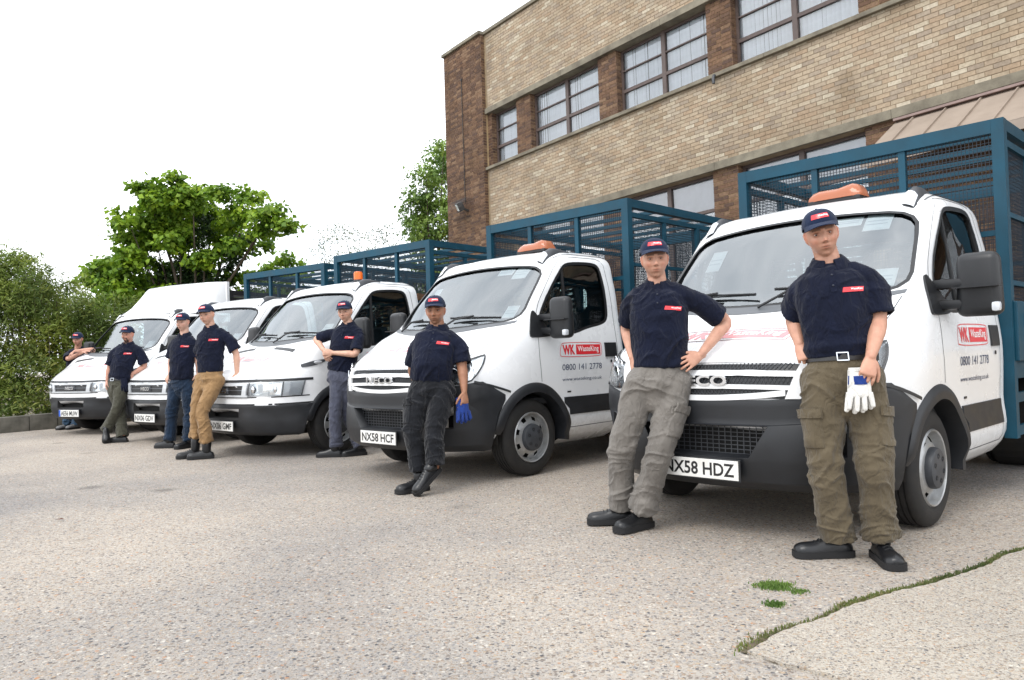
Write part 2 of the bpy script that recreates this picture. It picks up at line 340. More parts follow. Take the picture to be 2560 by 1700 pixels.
for i, (x, y) in enumerate(line):
    f = noise.noise(Vector((x * 3.1, y * 3.1, 0))) * 0.5 + 0.5
    f2 = noise.noise(Vector((x * 1.3 + 4, y * 1.3, 7))) * .5 + .5; end = min(1, i / (len(line) * .12), (len(line) - i) / (len(line) * .25))
    for _ in range(int((16 * f * f2 + 2.5) * (.25 + .75 * end) + rr.random())):
        ww = .55 + .9 * f; sp.append((x + rr.gauss(-0.020, 0.013) * ww, y + rr.gauss(0.022, 0.015) * ww))
tag(blades(sp, 0.004, 0.015, 2).build('joint_grass', M['grass_blade'], recalc=False), 'short grass growing along the crack beside the pale slab', 'grass', kind='stuff')
for (cx, cy, r_, n_, lab) in [(1.15, 3.50, 0.06, 1100, 'round green weed cushion in the yard near the grass crack'), (1.225, 3.41, 0.04, 120, 'loose little weed with spread leaves beside the weed cushion'), (1.065, 3.25, 0.035, 300, 'small flat weed patch between cushion and slab corner')]:
    sp = [(cx + rr.gauss(0, r_ * .55), cy + rr.gauss(0, r_ * .45)) for _ in range(n_)]
    tag(blades(sp, 0.004, 0.015, int(n_)).build('weed_patch', M['weed_leaf'], recalc=False), lab, 'weed', 'weeds in the yard cracks')
mat('dead_leaf', (0.10, 0.035, 0.018), 0.8)
b = MB(); b.add([(0, 0, .004), (.04, .012, .012), (.07, 0, .005), (.04, -.014, .010)], [(0, 1, 2, 3)])
o = b.build('fallen_leaf', M['dead_leaf']); o.location = (-3.32, 5.55, 0.004); tag(o, 'single brown fallen leaf on the open yard', 'leaf')

# dark soil showing in the open joint
b = MB(); jl = refine(EDGE[:15], .05, .004, 9); rr2 = random.Random(4)
pl = [(x - .014 - rr2.uniform(0, .022), y + .012 + rr2.uniform(0, .022)) for x, y in jl]; kk = len(jl)
b.add([(x, y, .0025) for x, y in jl] + [(x, y, .0025) for x, y in pl], [(i, i + 1, kk + i + 1, kk + i) for i in range(kk - 1)])
tag(b.build('joint_soil', M['soil']), 'strip of bare soil in the slab joint', 'soil', kind='structure')
# ------------------------------------------------------------------ building (local x along the facade, y into the building, z up from eye height)
nB = Vector((0.795, 0.607, -0.019)).normalized(); dB = Vector((-0.607, 0.794, -0.025)); dB = (dB - nB * dB.dot(nB)).normalized(); uB = dB.cross(nB) * -1
if uB.z < 0: uB = -uB
DIST = 11.975
BM = Matrix((( -dB.x, nB.x, uB.x, nB.x * DIST), (-dB.y, nB.y, uB.y, nB.y * DIST), (-dB.z, nB.z, uB.z, nB.z * DIST + 1.075), (0, 0, 0, 1)))
def brick_mat(name, cols, grain=0.12):
    m = bpy.data.materials.new(name); m.use_nodes = True; t = m.node_tree; p = t.nodes['Principled BSDF']; L = t.links.new
    g = N(t, 'ShaderNodeNewGeometry'); oi = N(t, 'ShaderNodeObjectInfo')
    ad = N(t, 'ShaderNodeMath', operation='ADD'); L(g.outputs['Random Per Island'], ad.inputs[0]); L(oi.outputs['Random'], ad.inputs[1])
    fr = N(t, 'ShaderNodeMath', operation='FRACT'); L(ad.outputs[0], fr.inputs[0])
    r_ = ramp(t, fr.outputs[0], [(i / len(cols), c) for i, c in enumerate(cols)], 'CONSTANT')
    n1 = N(t, 'ShaderNodeTexNoise', inp={'Scale': 22.0, 'Detail': 6.0, 'Roughness': 0.65}); L(g.outputs['Position'], n1.inputs['Vector'])
    n2 = N(t, 'ShaderNodeTexNoise', inp={'Scale': 0.9, 'Detail': 5.0, 'Roughness': 0.6}); L(g.outputs['Position'], n2.inputs['Vector'])
    a = ramp(t, n1.outputs[0], [(0.3, (1 - grain * 2, 1 - grain * 2.1, 1 - grain * 2.2)), (0.55, (1, 1, 1)), (0.75, (1 + grain, 1 + grain, 1 + grain))])
    b = ramp(t, n2.outputs[0], [(0.35, (0.80, 0.79, 0.77)), (0.55, (1, 1, 1))])
    m1 = N(t, 'ShaderNodeMix', data_type='RGBA', blend_type='MULTIPLY', inp={0: 1.0}); L(r_.outputs[0], m1.inputs[6]); L(a.outputs[0], m1.inputs[7])
    m2 = N(t, 'ShaderNodeMix', data_type='RGBA', blend_type='MULTIPLY', inp={0: 1.0}); L(m1.outputs[2], m2.inputs[6]); L(b.outputs[0], m2.inputs[7])
    L(m2.outputs[2], p.inputs['Base Color']); p.inputs['Roughness'].default_value = 0.9; p.inputs['Specular IOR Level'].default_value = 0.2
    bp = N(t, 'ShaderNodeBump', inp={'Strength': 0.4, 'Distance': 0.004}); L(n1.outputs[0], bp.inputs['Height']); L(bp.outputs[0], p.inputs['Normal'])
    M[name] = m
brick_mat('pale_brick', [(0.374, 0.292, 0.206), (0.400, 0.322, 0.233), (0.351, 0.274, 0.195), (0.435, 0.369, 0.275), (0.363, 0.287, 0.210), (0.392, 0.304, 0.213), (0.341, 0.280, 0.213), (0.417, 0.345, 0.255), (0.370, 0.299, 0.220), (0.328, 0.256, 0.178), (0.485, 0.424, 0.328), (0.388, 0.317, 0.229), (0.405, 0.328, 0.238), (0.357, 0.268, 0.185), (0.383, 0.322, 0.246), (0.307, 0.250, 0.192)])
brick_mat('dark_brick', [(0.123, 0.073, 0.049), (0.160, 0.095, 0.062), (0.102, 0.063, 0.047), (0.196, 0.119, 0.075), (0.138, 0.084, 0.058), (0.174, 0.105, 0.068), (0.109, 0.070, 0.055), (0.217, 0.140, 0.091), (0.145, 0.091, 0.065)], 0.2)
mat('mortar_pale', (0.28, 0.215, 0.14), 0.95, var=0.2, vscale=6, bump=0.3, bscale=80)
mat('mortar_yellow', (0.38, 0.275, 0.15), 0.95, var=0.25, vscale=6, bump=0.3, bscale=80)
mat('lintel_concrete', (0.20, 0.18, 0.135), 0.92, var=0.25, vscale=3, bump=0.5, bscale=45, stain=(0.115, 0.10, 0.075))
mat('frame_brown', (0.085, 0.060, 0.052), 0.5, var=0.2, vscale=8)
mat('blind_fabric', (0.80, 0.84, 0.88), 0.85, var=0.08, vscale=6)
mat('blind_grey', (0.55, 0.57, 0.61), 0.8, var=0.06)
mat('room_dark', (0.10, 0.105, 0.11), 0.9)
mat('canopy_metal', (0.29, 0.235, 0.19), 0.55, var=0.1, vscale=2.5, stain=(0.25, 0.20, 0.16))
mat('lead_flashing', (0.24, 0.17, 0.15), 0.6, var=0.15)
mat('lamp_body', (0.03, 0.028, 0.026), 0.6)
bld = empty('brick_building'); bld.matrix_world = BM
tag(bld, 'two storey office block of pale brick with dark brick piers and blinds in its windows', 'building')
OPEN = [(-16.33, -15.25, 1)] + [(-14.68 + 3.02 * k, -12.23 + 3.02 * k, 2) for k in range(6)]
XE = OPEN[-1][1] + 0.6
# mortar backing = wall part
wl = MB()
wl.b(-16.5, XE, 0.008, 0.45, 7.18, 9.36); wl.b(-16.5, XE, 0.008, 0.45, 3.88, 5.66); wl.b(-16.5, XE, 0.45, 9, -1.3, 9.30)
wl.mi = []; wl2 = MB()
edges = [-16.52] + [v for o_ in OPEN for v in o_[:2]] + [XE]
piers = [(edges[2 * i], edges[2 * i + 1]) for i in range(len(edges) // 2)]
for a, b_ in piers:
    wl2.b(a + .004, b_ - .004, 0.058, 0.46, 5.65, 7.19); wl2.b(a + .004, b_ - .004, 0.058, 0.46, -1.3, 3.89)
wl2.b(-18.345, -16.505, -0.11, 0.44, -1.3, 9.36); wl2.b(-18.345, -16.52, .44, 9, -1.3, 9.30)
wl2.b(-15.2, XE, 0.06, 0.45, -1.3, 0.2); wl2.b(OPEN[4][0] - .003, OPEN[4][1] + .003, .0585, .455, -1.29, 3.885)
o = wl.build('wall', M['mortar_pale'], bld); o = wl2.build('pier_wall', M['mortar_yellow'], bld)
# bricks
BR = {'pale_brick': [], 'dark_brick': []}
def course(x0, x1, z, yf, kind, start, hd=False):
    x = x0 - start
    L = 0.215; i = 0
    while x < x1 - 0.02:
        ln = (0.1025 if (hd == 1 or (hd == 2 and i % 2)) else L)
        a, b_ = max(x, x0), min(x + ln, x1)
        if b_ - a > 0.03: BR[kind].append((a, b_, z, yf - rnd.uniform(0, 0.003), ))
        x += ln + 0.010; i += 1
z = 4.035; i = 0
while z < 5.63: course(-16.42, XE, z, 0.0, 'pale_brick', 0.1125 * (i % 2) + (0.03 if i % 5 == 0 else 0)); z += 0.075; i += 1
z = 7.325; i = 0
while z < 9.33: course(-16.42, XE, z, 0.0, 'pale_brick', 0.1125 * (i % 2)); z += 0.075; i += 1
z = 1.0; i = 0
while z < 9.33: course(-18.35, -16.5, z, -0.118, 'dark_brick', 0.056 if i % 2 else 0.0, 2 if i % 2 else False); z += 0.075; i += 1
z = .45; i = 0
while z < 3.85: course(OPEN[4][0] + .004, OPEN[4][1] - .004, z, 0.05, 'dark_brick', 0.1125 * (i % 2), 2 if i % 4 == 2 else False); z += 0.075; i += 1
for a, b_ in piers:
    z = 5.72; i = 0
    while z < 7.15: course(a, b_, z, 0.05, 'dark_brick', 0.1125 * (i % 2), 2 if i % 4 == 2 else False); z += 0.075; i += 1
    z = 0.45; i = 0
    while z < 3.85: course(a, b_, z, 0.05, 'dark_brick', 0.1125 * (i % 2), 2 if i % 4 == 2 else False); z += 0.075; i += 1
def brick_box(b, a, e, z, y):    # chamfer-free box, open at the back
    b.add([(a, y, z), (e, y, z), (e, y, z + .065), (a, y, z + .065), (a, y + .03, z), (e, y + .03, z), (e, y + .03, z + .065), (a, y + .03, z + .065)], [(0, 1, 2, 3), (1, 5, 6, 2), (4, 0, 3, 7), (3, 2, 6, 7), (4, 5, 1, 0)])
cmw = cam.matrix_world.inverted(); FPX = 27.05 / 36 * 2560
def px_of(p):
    q = cmw @ Vector(p)
    return (1280 + q.x / -q.z * FPX, 850 - q.y / -q.z * FPX, -q.z) if q.z < 0 else (-9e9, 0, 1)
def in_frame(p, mgn=5):
    x, y, d = px_of(p); return mgn < x < 2560 - mgn and mgn < y < 1700 - mgn
RET = []
for a, b_ in piers:
    for z0, z1 in ((5.72, 7.15), (.45, 3.85)):
        z = z0; i = 0
        while z < z1:
            for y0, y1 in (((.052, .15), (.16, .215)) if i % 2 else ((.052, .215),)): RET.append((b_, z, y0, y1))
            z += .075; i += 1
z = 1.0; i = 0
while z < 9.33: RET.append((-16.503, z, -.116, -.012)); z += .075; i += 1
full = []
for it in BR['pale_brick']:
    a, e, z, y = it
    if e - a > .2149 and z < 5.63 and z > 4.03 and in_frame(BM @ Vector(((a + e) / 2, 0, z + .03))): full.append((px_of(BM @ Vector(((a + e) / 2, 0, z)))[2], it))
full.sort(key=lambda q: q[0]); own = set(id(it) for _, it in full[:300])
tb = MB(); brick_box(tb, -.1075, .1075, 0, 0); bme = tb.mesh('brick', M['pale_brick'])
for _, it in full[:300]:
    q = link('brick', bme, bld); q.location = (it[0] + .1075, it[3], it[2])
for kd in BR:
    b = MB()
    for it in BR[kd]:
        if id(it) not in own: brick_box(b, it[0], it[1], it[2], it[3])
    if kd == 'dark_brick':
        for x_, z_, y0, y1 in RET: b.b(x_ - .03, x_ + .004, y0, y1, z_, z_ + .065)
    tag(b.build('brickwork', M[kd], bld, recalc=False), kind='stuff')
# concrete trim
b = MB(); x = -16.55
for a, e in ((-16.55, -13.4), (-13.395, -10.3), (-10.295, -6.65), (-6.645, -3.6), (-3.595, XE)): b.bbox(((a + e) / 2, 0.15, 7.25), (e - a, 0.40, 0.145), .006)
b.build('upper_lintel', M['lintel_concrete'], bld)
b = MB()
for a, e in ((-16.55, -12.7), (-12.695, -9.1), (-9.095, -5.72), (-5.715, -2.6), (-2.595, XE)): b.bbox(((a + e) / 2, 0.15, 3.957), (e - a, 0.40, 0.152), .006)
b.build('lower_lintel', M['lintel_concrete'], bld)
b = MB()
for a, e in ((-16.55, -12.0), (-11.995, -7.9), (-7.895, -3.9), (-3.895, XE)): b.bbox(((a + e) / 2, 0.14, 5.683), (e - a, 0.44, 0.075), .008)
b.build('window_sill', M['lintel_concrete'], bld)
b = MB(); b.bbox(((-18.35 - 17.85) / 2, .12, 9.405), (.56, .62, .09), .01); b.bbox((-17.17, .12, 9.412), (1.36, .62, .09), .01)
for a, e in ((-16.485, -13), (-12.995, -9), (-8.995, -5), (-4.995, XE)): b.bbox(((a + e) / 2, .2, 9.402), (e - a, .52, .09), .01)
b.build('coping', M['lintel_concrete'], bld)
# windows
def window(x0, x1, z0, z1, n, bars, yf=0.20, slats=True, grey=False):
    w_ = MB(); fw = .055
    w_.b(x0, x1, yf, yf + .05, z1 - fw, z1); w_.b(x0, x1, yf, yf + .05, z0, z0 + fw * .6); w_.b(x0, x0 + fw, yf - .002, yf + .052, z0, z1); w_.b(x1 - fw, x1, yf - .002, yf + .052, z0, z1)
    xm = [x0 + (x1 - x0) * i / n for i in range(n + 1)]
    for q in xm[1:-1]: w_.b(q - .05, q + .05, yf - .012, yf + .054, z0, z1)
    for zb, hb in bars: w_.b(x0, x1, yf - .006, yf + .048, zb - hb, zb + hb)
    wo_ = w_.build('window', M['frame_brown'], bld)
    zl = [z0] + [q[0] for q in bars] + [z1]
    for i in range(n):
        for j in range(len(zl) - 1):
            g = MB(); g.add([(xm[i] + .02, yf + .03, zl[j] + .01), (xm[i + 1] - .02, yf + .03, zl[j] + .01), (xm[i + 1] - .02, yf + .03, zl[j + 1] - .01), (xm[i] + .02, yf + .03, zl[j + 1] - .01)], [(0, 1, 2, 3)])
            g.build('pane', M['building_glass'], wo_, recalc=False)
    if slats:
        x = x0 + .06; sl = MB(); sl.add([(-.044, -.012, z0), (.044, .012, z0), (.044, .012, z1 - .04), (-.044, -.012, z1 - .04)], [(0, 1, 2, 3)]); sm_ = sl.mesh('blind_slat', M['blind_fabric'], recalc=False)
        while x < x1 - .03:
            s_ = link('blind_slat', sm_, wo_); s_.location = (x, yf + .085, 0); s_.rotation_euler = (0, 0, R(rnd.uniform(-34, 6))); x += .088
    if grey:
        g = MB(); g.b(x0, x1, yf + .08, yf + .085, z0, z1); g.build('roller_blind', M['blind_grey'], wo_)
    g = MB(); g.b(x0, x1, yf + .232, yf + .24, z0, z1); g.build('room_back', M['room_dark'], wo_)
for i, (a, e, n) in enumerate(OPEN):
    window(a, e, 5.72, 7.18, n, [(6.26, .035), (6.71, .012)], slats=True)
    if i > 0 and i != 4: window(a, e, 0.2, 3.88, n, [(3.19, .03), (1.6, .03)], slats=False, grey=True)
# canopy over the entrance, standing seams
cx0 = -5.70; ck = Vector((0, -1.15, -0.76))
cn = MB(); cn.add([(cx0, .05, 3.84), (cx0, .05, 3.70), (cx0, -1.10, 2.94), (cx0, -1.10, 3.08), (3, .05, 3.84), (3, .05, 3.70), (3, -1.10, 2.94), (3, -1.10, 3.08)], [(0, 1, 2, 3), (4, 7, 6, 5), (1, 5, 6, 2), (2, 6, 7, 3)])
can = cn.build('canopy', M['canopy_metal'], bld)
x = cx0; i = 0
while x < 2.6:
    xe = x + (.30 if i == 0 else .475); p = MB(); d_ = .003
    p.add([(x + .004, .05, 3.843), (xe - .004, .05, 3.843), (xe - .004, -1.10, 3.083), (x + .004, -1.10, 3.083)], [(0, 1, 2, 3)]); p.build('canopy_panel', M['canopy_metal'], can)
    s_ = MB(); s_.bar((xe, .05, 3.857), (xe, -1.10, 3.097), .022, .034); s_.build('canopy_seam', M['canopy_metal'], can); x = xe; i += 1
f = MB(); f.b(cx0 + .01, 3, -.055, .05, 3.835, 3.872); f.build('flashing', M['lead_flashing'], bld)
# conduit and floodlight in its wire guard
c_ = MB(); c_.tube([(-17.42, -.14, 4.95), (-17.45, -.14, 8.40)], .011, 6); c_.bbox((-17.45, -.14, 8.42), (.05, .04, .06), .01); c_.build('conduit', M['lamp_body'], bld)
fl = MB(); q = Matrix.Rotation(R(28), 3, 'X') @ Matrix.Rotation(R(-25), 3, 'Z')
fl.bbox((-17.36, -.36, 4.80), (.34, .16, .24), .02, q); fl.bar((-17.3, -.13, 4.7), (-17.33, -.34, 4.78), .05, .05); flo = fl.build('floodlight', M['lamp_body'], bld)
g = MB(); g.box(Vector((-17.36, -.36, 4.80)) + q @ Vector((0, -.083, 0)), (.28, .004, .18), q); mat('lamp_glass', (0.16, 0.19, 0.18), 0.15, coat=0.6); g.build('lamp_glass', M['lamp_glass'], flo)
wg = MB()
for xx in [-17.72 + .05 * i for i in range(15)]: wg.tube([(xx, -.12, 4.98), (xx, -.40, 4.98), (xx, -.56, 4.72), (xx, -.44, 4.50), (xx, -.12, 4.50)], .0022, 4)
for yy, zz in ((-.12, 4.98), (-.27, 4.98), (-.40, 4.98), (-.47, 4.86), (-.56, 4.72), (-.50, 4.61), (-.44, 4.50), (-.12, 4.50)): wg.tube([(-17.74, yy, zz), (-17.0, yy, zz)], .0026, 4)
tag(wg.build('wire_guard', M['hub_grey'], flo), kind='stuff')
pp = MB(); pp.tube([(-8.97, -.03, 5.68), (-8.97, -.10, 5.66), (-8.965, -.13, 5.60), (-8.96, -.13, 5.50)], .03, 10); pp.build('overflow_pipe', M['hub_grey'], bld, sm=60)
sg = MB(); sg.bbox((-4.98, .04, 1.46), (.46, .012, .34), .004); sgo = sg.build('number_sign', M['sign_white'], bld)
V, F = text_mesh('81', bold=0.02); s_ = .30 / V[:, 1].max(); t_ = MB(); t_.add([(-5.16 + v[0] * s_, .030, 1.32 + v[1] * s_) for v in V], F); t_.build('lettering', M['sign_navy'], sgo, recalc=False)

# low kerb wall at the left edge of the yard, soil behind it
KW = [(-10.6, 11.2), (-9.125, 13.66), (-8.57, 14.47), (-7.4, 16.4), (-5.0, 20.0)]
kw = empty('kerb_wall', (-9.125, 13.66, 0)); tag(kw, 'low weathered concrete kerb wall at the left edge below the hedge', 'wall')
pts = []
for a, b_ in zip(KW[:-1], KW[1:]):
    n = int(math.dist(a, b_) / .9) + 1
    for i in range(n): pts.append((a[0] + (b_[0] - a[0]) * i / n, a[1] + (b_[1] - a[1]) * i / n))
pts.append(KW[-1])
for a, b_ in zip(pts[:-1], pts[1:]):
    d = Vector((b_[0] - a[0], b_[1] - a[1], 0)); L = d.length; ang = math.atan2(d.y, d.x)
    q = MB(); q.bbox((L / 2, .11, .12), (L - .008, .22, .32 + rnd.uniform(-.012, .012)), .02)
    o = q.build('kerb_block', M['kerb_concrete'], kw, sm=30); o.location = (a[0] + 9.125, a[1] - 13.66, 0); o.rotation_euler = (0, 0, ang)
mb = MB(); mb.grid([[(x, y, 0.06 + .05 * noise.noise(Vector((x * .4, y * .4, 9)))) for x in (-40, -30, -20, -15, -12, -10.5, -9.6)] for y in (4, 8, 11, 14, 18, 24, 34, 50)])
for i, v in enumerate(mb.v):
    lim = -9.3 + max(0, v[1] - 13.66) * .62 if v[1] > 13.66 else -9.3 + (v[1] - 13.66) * .62
    if v[0] > lim: mb.v[i] = (lim, v[1], v[2])
tag(mb.build('verge_soil', M['soil'], sm=0), 'bare soil bank behind the kerb wall', 'soil', kind='structure')
# ------------------------------------------------------------------ trees and shrubs
leaf_mat('sycamore_leaf', [(0.082, 0.172, 0.018), (0.151, 0.275, 0.022), (0.232, 0.372, 0.031), (0.178, 0.303, 0.031), (0.286, 0.413, 0.037), (0.116, 0.213, 0.025)], trans=0.4)
leaf_mat('birch_leaf', [(0.105, 0.189, 0.039), (0.180, 0.290, 0.065), (0.255, 0.377, 0.104), (0.150, 0.246, 0.058)], trans=0.3)
leaf_mat('thin_leaf', [(0.077, 0.101, 0.039), (0.123, 0.151, 0.062), (0.169, 0.193, 0.086)], trans=0.3)
leaf_mat('hedge_leaf', [(0.068, 0.112, 0.022), (0.120, 0.173, 0.034), (0.180, 0.225, 0.048), (0.225, 0.240, 0.054), (0.098, 0.143, 0.030)], trans=0.35)
leaf_mat('willow_leaf', [(0.120, 0.181, 0.036), (0.180, 0.246, 0.054), (0.240, 0.297, 0.072), (0.150, 0.210, 0.042)], trans=0.4)
leaf_mat('ivy_leaf', [(0.018, 0.038, 0.012), (0.03, 0.06, 0.018), (0.045, 0.085, 0.025)], trans=0.1)
mat('bark', (0.075, 0.058, 0.042), 0.95, var=0.4, vscale=6, bump=0.6, bscale=25)
def leaf_cloud(clumps, dens, size, aspect, seed, droop=0.3, shell=0.55, flat=0.7, tw_d=70):
    g = np.random.default_rng(seed); P = []; Ns = []
    for x, y, z, r in clumps:
        # each clump is itself a cluster of leafy twigs
        nt_ = max(6, int(r * r * tw_d)); tw = g.normal(size=(nt_, 3)); tw /= np.linalg.norm(tw, axis=1)[:, None]
        tw *= (shell + (1 - shell) * g.random((nt_, 1))) * r * np.array([1.0, 1.0, flat]) * (0.75 + 0.5 * g.random((nt_, 1)))
        for q in tw:
            n = int(dens * (0.5 + g.random()))
            s_ = 0.11 + 0.10 * r
            o = g.normal(size=(n, 3)) * np.array([s_, s_, s_ * 0.5])
            P.append(o + q + np.array([x, y, z])); d = q / (np.linalg.norm(q) + 1e-6)
            Ns.append(np.tile(d, (n, 1)))
    P = np.concatenate(P); Ns = np.concatenate(Ns); n = len(P)
    nm = Ns * 0.55 + np.array([0, 0, 0.75]) + g.normal(size=(n, 3)) * 0.55; nm /= np.linalg.norm(nm, axis=1)[:, None]
    ax = g.normal(size=(n, 3)) + Ns * 0.8 - np.array([0, 0, droop]); ax -= nm * (ax * nm).sum(1)[:, None]; ax /= np.linalg.norm(ax, axis=1)[:, None]
    sd_ = np.cross(nm, ax); L = size * (0.6 + 0.8 * g.random((n, 1))); W = L * aspect
    a = P - ax * L * .5; c = P + ax * L * .5 - np.array([0, 0, 1]) * L * .12; m1 = P + sd_ * W * .5 + nm * L * .06; m2 = P - sd_ * W * .5 + nm * L * .06
    V = np.stack([a, m1, c, m2], 1).reshape(-1, 3); F = np.arange(n * 4).reshape(-1, 4)
    return V, F
def np_mesh(name, V, F, m):
    me = bpy.data.meshes.new(name); me.vertices.add(len(V)); me.vertices.foreach_set('co', V.ravel())
    me.loops.add(F.size); me.loops.foreach_set('vertex_index', F.ravel()); me.polygons.add(len(F))
    me.polygons.foreach_set('loop_start', np.arange(0, F.size, F.shape[1])); me.update(calc_edges=True); me.materials.append(m); return me
def limbs(b, base, clumps, r0, seed, fork=0.35, every=1):
    g = random.Random(seed); base = Vector(base)
    cz = sum(c[2] for c in clumps) / len(clumps); cx = sum(c[0] for c in clumps) / len(clumps); cy = sum(c[1] for c in clumps) / len(clumps)
    tp = Vector((cx, cy, base.z + (cz - base.z) * .55)); fk = base.lerp(tp, fork)
    b.tube([base, base.lerp(fk, .5) + Vector((g.uniform(-.05, .05), 0, 0)), fk, tp], [r0, r0 * .82, r0 * .7, r0 * .35], 9)
    for c in clumps[::every]:
        e = Vector(c[:3]); s = base.lerp(tp, g.uniform(fork, .95)); m_ = s.lerp(e, .5) + Vector((g.uniform(-.2, .2), g.uniform(-.2, .2), g.uniform(-.15, .1)))
        rr_ = r0 * g.uniform(.22, .42); b.tube([s, s.lerp(m_, .5), m_, m_.lerp(e, .6), e], [rr_, rr_ * .8, rr_ * .55, rr_ * .35, rr_ * .15], 6)
def tree(name, label, base, clumps, leafm, dens, size, aspect, seed, r0, cat='tree', group=None, every=1, fork=.35, droop=.3, flat=.7, tw_d=70):
    t = empty(name, base); tag(t, label, cat, group)
    off = np.array([*base])
    V, F = leaf_cloud(clumps, dens, size, aspect, seed, droop, flat=flat, tw_d=tw_d)
    link('crown', np_mesh('crown', V - off, F, M[leafm]), t)
    b = MB(); limbs(b, (0, 0, 0), [(c[0] - base[0], c[1] - base[1], c[2] - base[2], c[3]) for c in clumps], r0, seed, fork, every); b.build('trunk', M['bark'], t, sm=0)
    return t
SYC = [(-11.03,23.31,6.60,0.41),(-10.01,22.97,6.54,0.43),(-10.87,23.73,6.21,0.57),(-9.77,23.10,6.00,0.56),(-11.39,22.87,5.60,0.43),(-11.63,23.74,5.24,0.49),(-11.45,25.09,5.90,0.60),(-10.50,24.78,5.70,0.60),(-9.68,24.69,6.61,0.41),(-8.61,23.28,6.25,0.33),(-8.02,24.10,6.33,0.40),(-8.11,23.42,5.80,0.44),(-7.21,23.15,5.57,0.48),(-6.61,22.98,5.22,0.38),(-7.46,23.26,5.14,0.38),(-9.75,25.11,5.96,0.47),(-8.63,24.86,5.00,0.46),(-7.96,24.80,4.91,0.27),(-12.70,24.78,4.30,0.54),(-11.23,23.20,4.17,0.48),(-12.52,23.51,4.04,0.39),(-13.28,24.33,3.94,0.32),(-10.67,24.60,4.11,0.51),(-10.11,24.92,3.96,0.52),(-11.67,24.99,3.90,0.55),(-11.72,22.93,3.35,0.55),(-11.62,24.28,3.19,0.53),(-9.86,24.45,6.06,0.48),(-11.40,24.02,4.96,0.42),(-10.28,23.16,4.80,0.46),(-8.62,23.93,5.44,0.37),(-11.40,22.93,4.50,0.30),(-10.49,25.13,5.21,0.44),(-8.36,24.95,4.02,0.33),(-8.72,24.12,3.83,0.32),(-12.32,23.48,3.05,0.46),(-12.50,25.06,2.84,0.44),(-11.04,24.19,3.27,0.53),(-10.58,24.99,3.49,0.49),(-9.72,24.90,3.62,0.44),(-9.3,23.4,4.3,.42),(-8.9,24.2,4.6,.42),(-10.9,23.5,5.3,.5),(-9.2,24.6,5.3,.45),(-9.0,23.6,3.2,.5),(-8.2,24.2,3.2,.45),(-7.6,24.6,3.3,.4),(-10.2,23.2,3.2,.5),(-12.0,23.2,4.0,.45),(-11.9,24.2,4.7,.45),(-10.1,23.6,5.4,.4),(-8.3,23.2,4.7,.35),(-9.4,22.9,6.2,.35),(-10.5,22.9,6.0,.4)]
syc = tree('sycamore_tree', 'large bright green sycamore with ivy on its limbs behind the white van', (-9.9, 24.1, 0), SYC, 'sycamore_leaf', 34, .15, .85, 11, .24, every=2, fork=.3, droop=.5, flat=.66, tw_d=80)
# ivy sleeves on the main limbs
iv = []
for a, b_ in (((-9.9, 24.1, .5), (-9.7, 24.0, 3.9)), ((-9.75, 24.0, 2.6), (-10.4, 23.8, 5.2)), ((-9.6, 24.0, 2.6), (-8.2, 23.8, 4.9)), ((-9.8, 24.0, 2.8), (-11.2, 23.9, 4.4)), ((-9.6, 24, 2.4), (-8.9, 23.9, 3.6)), ((-9.7, 24.0, 3.4), (-9.5, 23.9, 5.6))):
    for i in range(11):
        f_ = i / 10; iv.append((a[0] + (b_[0] - a[0]) * f_, a[1] + (b_[1] - a[1]) * f_, a[2] + (b_[2] - a[2]) * f_, .24 - .10 * f_))
V, F = leaf_cloud(iv, 22, .09, .9, 5, .2, .8); link('ivy', np_mesh('ivy', V - np.array([-9.9, 24.1, 0]), F, M['ivy_leaf']), syc)
tree('maple_tree', 'small green tree right of the sycamore above the blue cage', (-7.9, 26.8, 0), [(-8.34,27.01,4.47,0.35),(-7.81,26.86,4.74,0.32),(-7.55,27.16,4.41,0.36),(-8.66,26.89,4.23,0.35),(-7.94,26.46,4.05,0.41),(-7.19,26.69,4.11,0.29),(-8.1,26.9,3.5,.45),(-7.5,26.9,3.5,.4)], 'sycamore_leaf', 26, .15, .8, 12, .10)
tree('birch_tree', 'tall light green tree beside the left corner of the brick building', (-2.6, 27, 0), [(-2.60,27.50,8.29,0.54),(-2.13,26.27,8.30,0.41),(-2.77,26.27,7.35,0.55),(-2.30,27.20,7.56,0.64),(-3.04,26.65,6.75,0.58),(-2.39,27.06,6.67,0.68),(-3.17,26.95,6.04,0.59),(-2.45,26.75,5.77,0.67),(-3.07,27.80,5.54,0.65),(-3.34,26.51,5.48,0.44),(-2.05,26.86,8.03,0.42),(-1.93,26.52,6.27,0.55),(-2.01,27.21,5.41,0.57),(-3.19,26.64,6.34,0.48),(-2.7,27,4.6,.7),(-3.1,27,4.0,.6),(-2.0,27,4.2,.7)], 'birch_leaf', 26, .13, .6, 13, .16, droop=.8)
tree('bare_tree', 'thin sparse pale tree between sycamore and brick building', (-6.1, 31, 0), [(-7.07,30.71,6.12,0.57),(-6.75,31.49,6.56,0.56),(-5.94,30.64,5.91,0.57),(-5.38,31.12,6.13,0.58),(-5.00,31.81,6.48,0.53),(-7.14,30.20,5.25,0.57),(-6.33,30.12,5.22,0.66),(-5.45,30.46,5.23,0.67),(-4.73,31.53,5.68,0.59),(-7.69,31.23,5.89,0.45),(-4.35,30.47,4.88,0.63),(-6.79,30.66,4.50,0.80),(-5.14,30.36,4.42,0.79)], 'thin_leaf', 13, .09, .5, 14, .12, droop=.6, tw_d=45)
